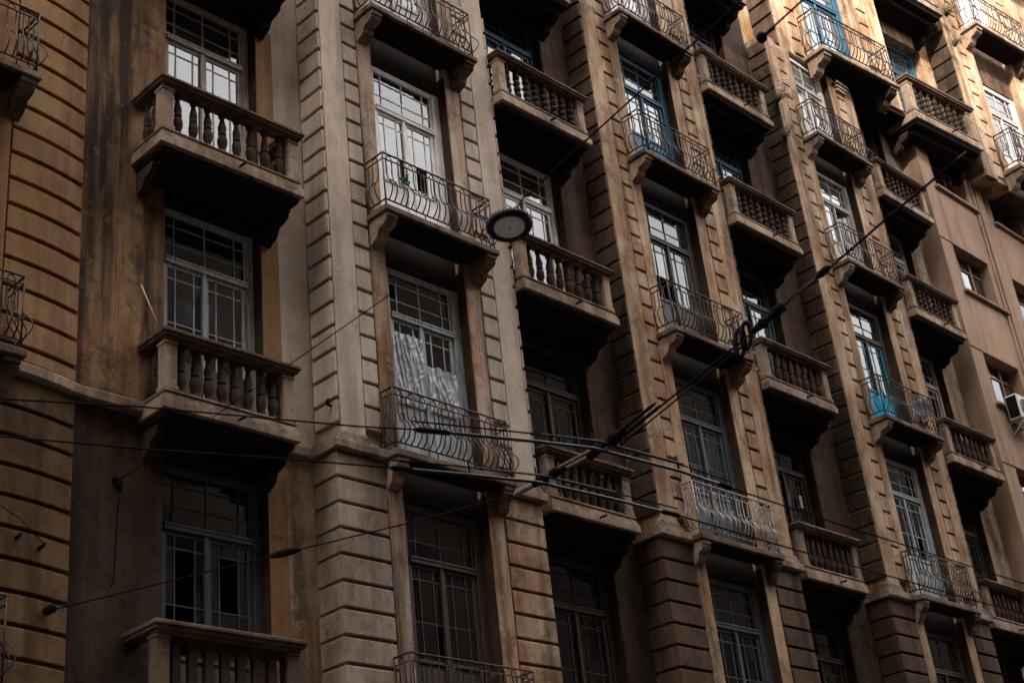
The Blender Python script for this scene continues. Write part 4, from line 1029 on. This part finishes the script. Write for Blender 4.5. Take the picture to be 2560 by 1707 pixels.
# tarpaulin bundle and dish on the turquoise balcony
tb = MB(); vs = []; fs = []
for i in range(17):
    for j in range(9):
        a = math.pi * i / 16; t = j / 8
        r = 0.20 + 0.03 * math.sin(a * 5 + t * 4) + 0.02 * math.sin(a * 11)
        vs.append((0.36 - math.cos(a) * (r + 0.12) * (1 - 0.25 * t * t), -math.sin(a) * r * 0.8 * (1 - 0.3 * t), t * 0.62 + 0.03 * math.sin(a * 7)))
for i in range(16):
    for j in range(8): fs.append((i * 9 + j, (i + 1) * 9 + j, (i + 1) * 9 + j + 1, i * 9 + j + 1))
tb.add(vs, fs, True)
t = mk('tarpaulin', tb.mesh('tarpaulin', TARP), None, (PX[3] + 0.28, 0.40, ZI[1] + 0.115)); tag(t, 'turquoise tarpaulin bundle standing on the iron balcony of the turquoise door', 'tarpaulin')
dm = MB(); dm.lathe([(0.02, 0.0), (0.10, 0.012), (0.18, 0.04), (0.235, 0.075), (0.24, 0.08), (0.18, 0.05), (0.10, 0.022), (0.02, 0.01)], 22)
dsh = bpy.data.objects.new('satellite_dish', None); col.objects.link(dsh); dsh.location = (15.02, 0.24, ZI[1] + 0.115)
tag(dsh, 'dark grey satellite dish on the iron balcony of the turquoise door', 'dish')
mk('reflector', dm.mesh('reflector', W_SLATE), dsh, (0.05, 0, 0.62), (R(75), 0, R(-35)))
mk('mast', MB().tube([(0.05, 0.03, 0), (0.05, 0.03, 0.62)], 0.016, 6).mesh('mast', IRON), dsh)
# air conditioner on the plain building
ac = bpy.data.objects.new('air_conditioner', None); col.objects.link(ac); ac.location = (19.75, YF, 5.35)
tag(ac, 'off-white air conditioner outdoor unit on a wall bracket of the plain building', 'air conditioner')
mk('casing', MB().cbox(0, 0.82, -0.40, -0.08, 0.0, 0.62, .02).mesh('casing', PLASTIC_W), ac)
mk('side_grille', MB().cbox(-0.006, 0.004, -0.37, -0.11, 0.04, 0.58, .003).mesh('side_grille', CABLE), ac)
gr_ = MB()
for rr in (0.22, 0.17, 0.12, 0.07): ring(gr_, 0.30, -0.412, 0.31, rr, rr, 0.006)
mk('fan_grille', gr_.mesh('fan_grille', PLASTIC_W), ac)
mk('fan', MB().lathe([(0.225, 0.0), (0.225, 0.006), (0.01, 0.008)], 22).mesh('fan', CABLE), ac, (0.30, -0.399, 0.31), (R(90), 0, 0))
for xx in (0.10, 0.68):
    mk('bracket', MB().tube([(xx, 0.0, -0.02), (xx, -0.42, -0.02)], 0.016, 5).tube([(xx, -0.40, -0.02), (xx, 0.0, -0.36)], 0.014, 5).tube([(xx, 0.0, 0.0), (xx, 0.0, -0.4)], 0.014, 5).mesh('bracket', PLASTIC_W), ac)
# weeds rooted in the joints
def weed(loc, label, n=26, size=0.28, seed=1, out=(-0.7, -0.7)):
    rnd = random.Random(seed); b = MB()
    for k in range(n):
        a = rnd.uniform(0, 2 * math.pi); L = size * rnd.uniform(0.5, 1.1)
        dx = math.cos(a) * 0.6 + out[0] * 0.6; dy = math.sin(a) * 0.6 + out[1] * 0.6; droop = rnd.uniform(0.2, 1.3)
        base = Vector((rnd.uniform(-.02, .02), rnd.uniform(-.02, .02), rnd.uniform(-.05, .05)))
        pts = [base + Vector((dx * L * t, dy * L * t, L * (0.75 * t - droop * t * t))) for t in (0, .25, .5, .75, 1)]
        b.tube(pts, [0.006, 0.006, 0.005, 0.004, 0.002], 4)
        for q in (1, 2, 3, 4):
            for s in (-1, 1):
                c = pts[q]; e = c + Vector((-dy * s, dx * s, rnd.uniform(-.3, .4))) * L * 0.22
                b.add([c, c + Vector((0, 0, 0.012)), e], [(0, 1, 2)])
    o = mk('weed', b.mesh('weed', WEED), None, loc); tag(o, label, 'plant', 'weeds rooted in the pier joints'); return o
weed((12.38, 0.42, 11.35), 'dry weed hanging from the dark pier side, the upper of two tufts', 40, 0.46, 2)
weed((12.38, 0.44, 10.40), 'dry weed hanging from the dark pier side, the lower of two tufts', 34, 0.42, 5)
weed((13.27, 0.43, 8.90), 'tiny weed in a joint of the pier front beside a grey balcony door', 12, 0.13, 7)
weed((21.5, -0.35, 18.0), 'large weed high on the sunlit upper pier', 44, 0.55, 9)
weed((21.45, -0.35, 16.9), 'second weed lower on the sunlit upper pier', 34, 0.48, 11)
# scribbled graffiti on the peeling wall
gf = MB(); rnd = random.Random(4)
def scrib(x, z, s):
    pts = []; a = rnd.uniform(0, 6)
    px, pz = x, z
    for k in range(9):
        a += rnd.uniform(-1.6, 1.6); px += math.cos(a) * s; pz += math.sin(a) * s * 0.8
        px = min(max(px, 18.22), 18.8)
        pts.append((px, YB - 0.001, pz))
    gf.tube(pts, 0.008, 4)
for x, z in ((18.4, 10.0), (18.6, 9.7), (18.35, 9.4), (18.65, 9.2), (18.5, 9.0), (18.6, 6.7), (18.45, 6.5)): scrib(x, z, 0.10)
g2 = mk('graffiti', gf.mesh('graffiti', INK)); tag(g2, 'thin dark scribbled graffiti on the peeling wall beside the plain building', 'graffiti')
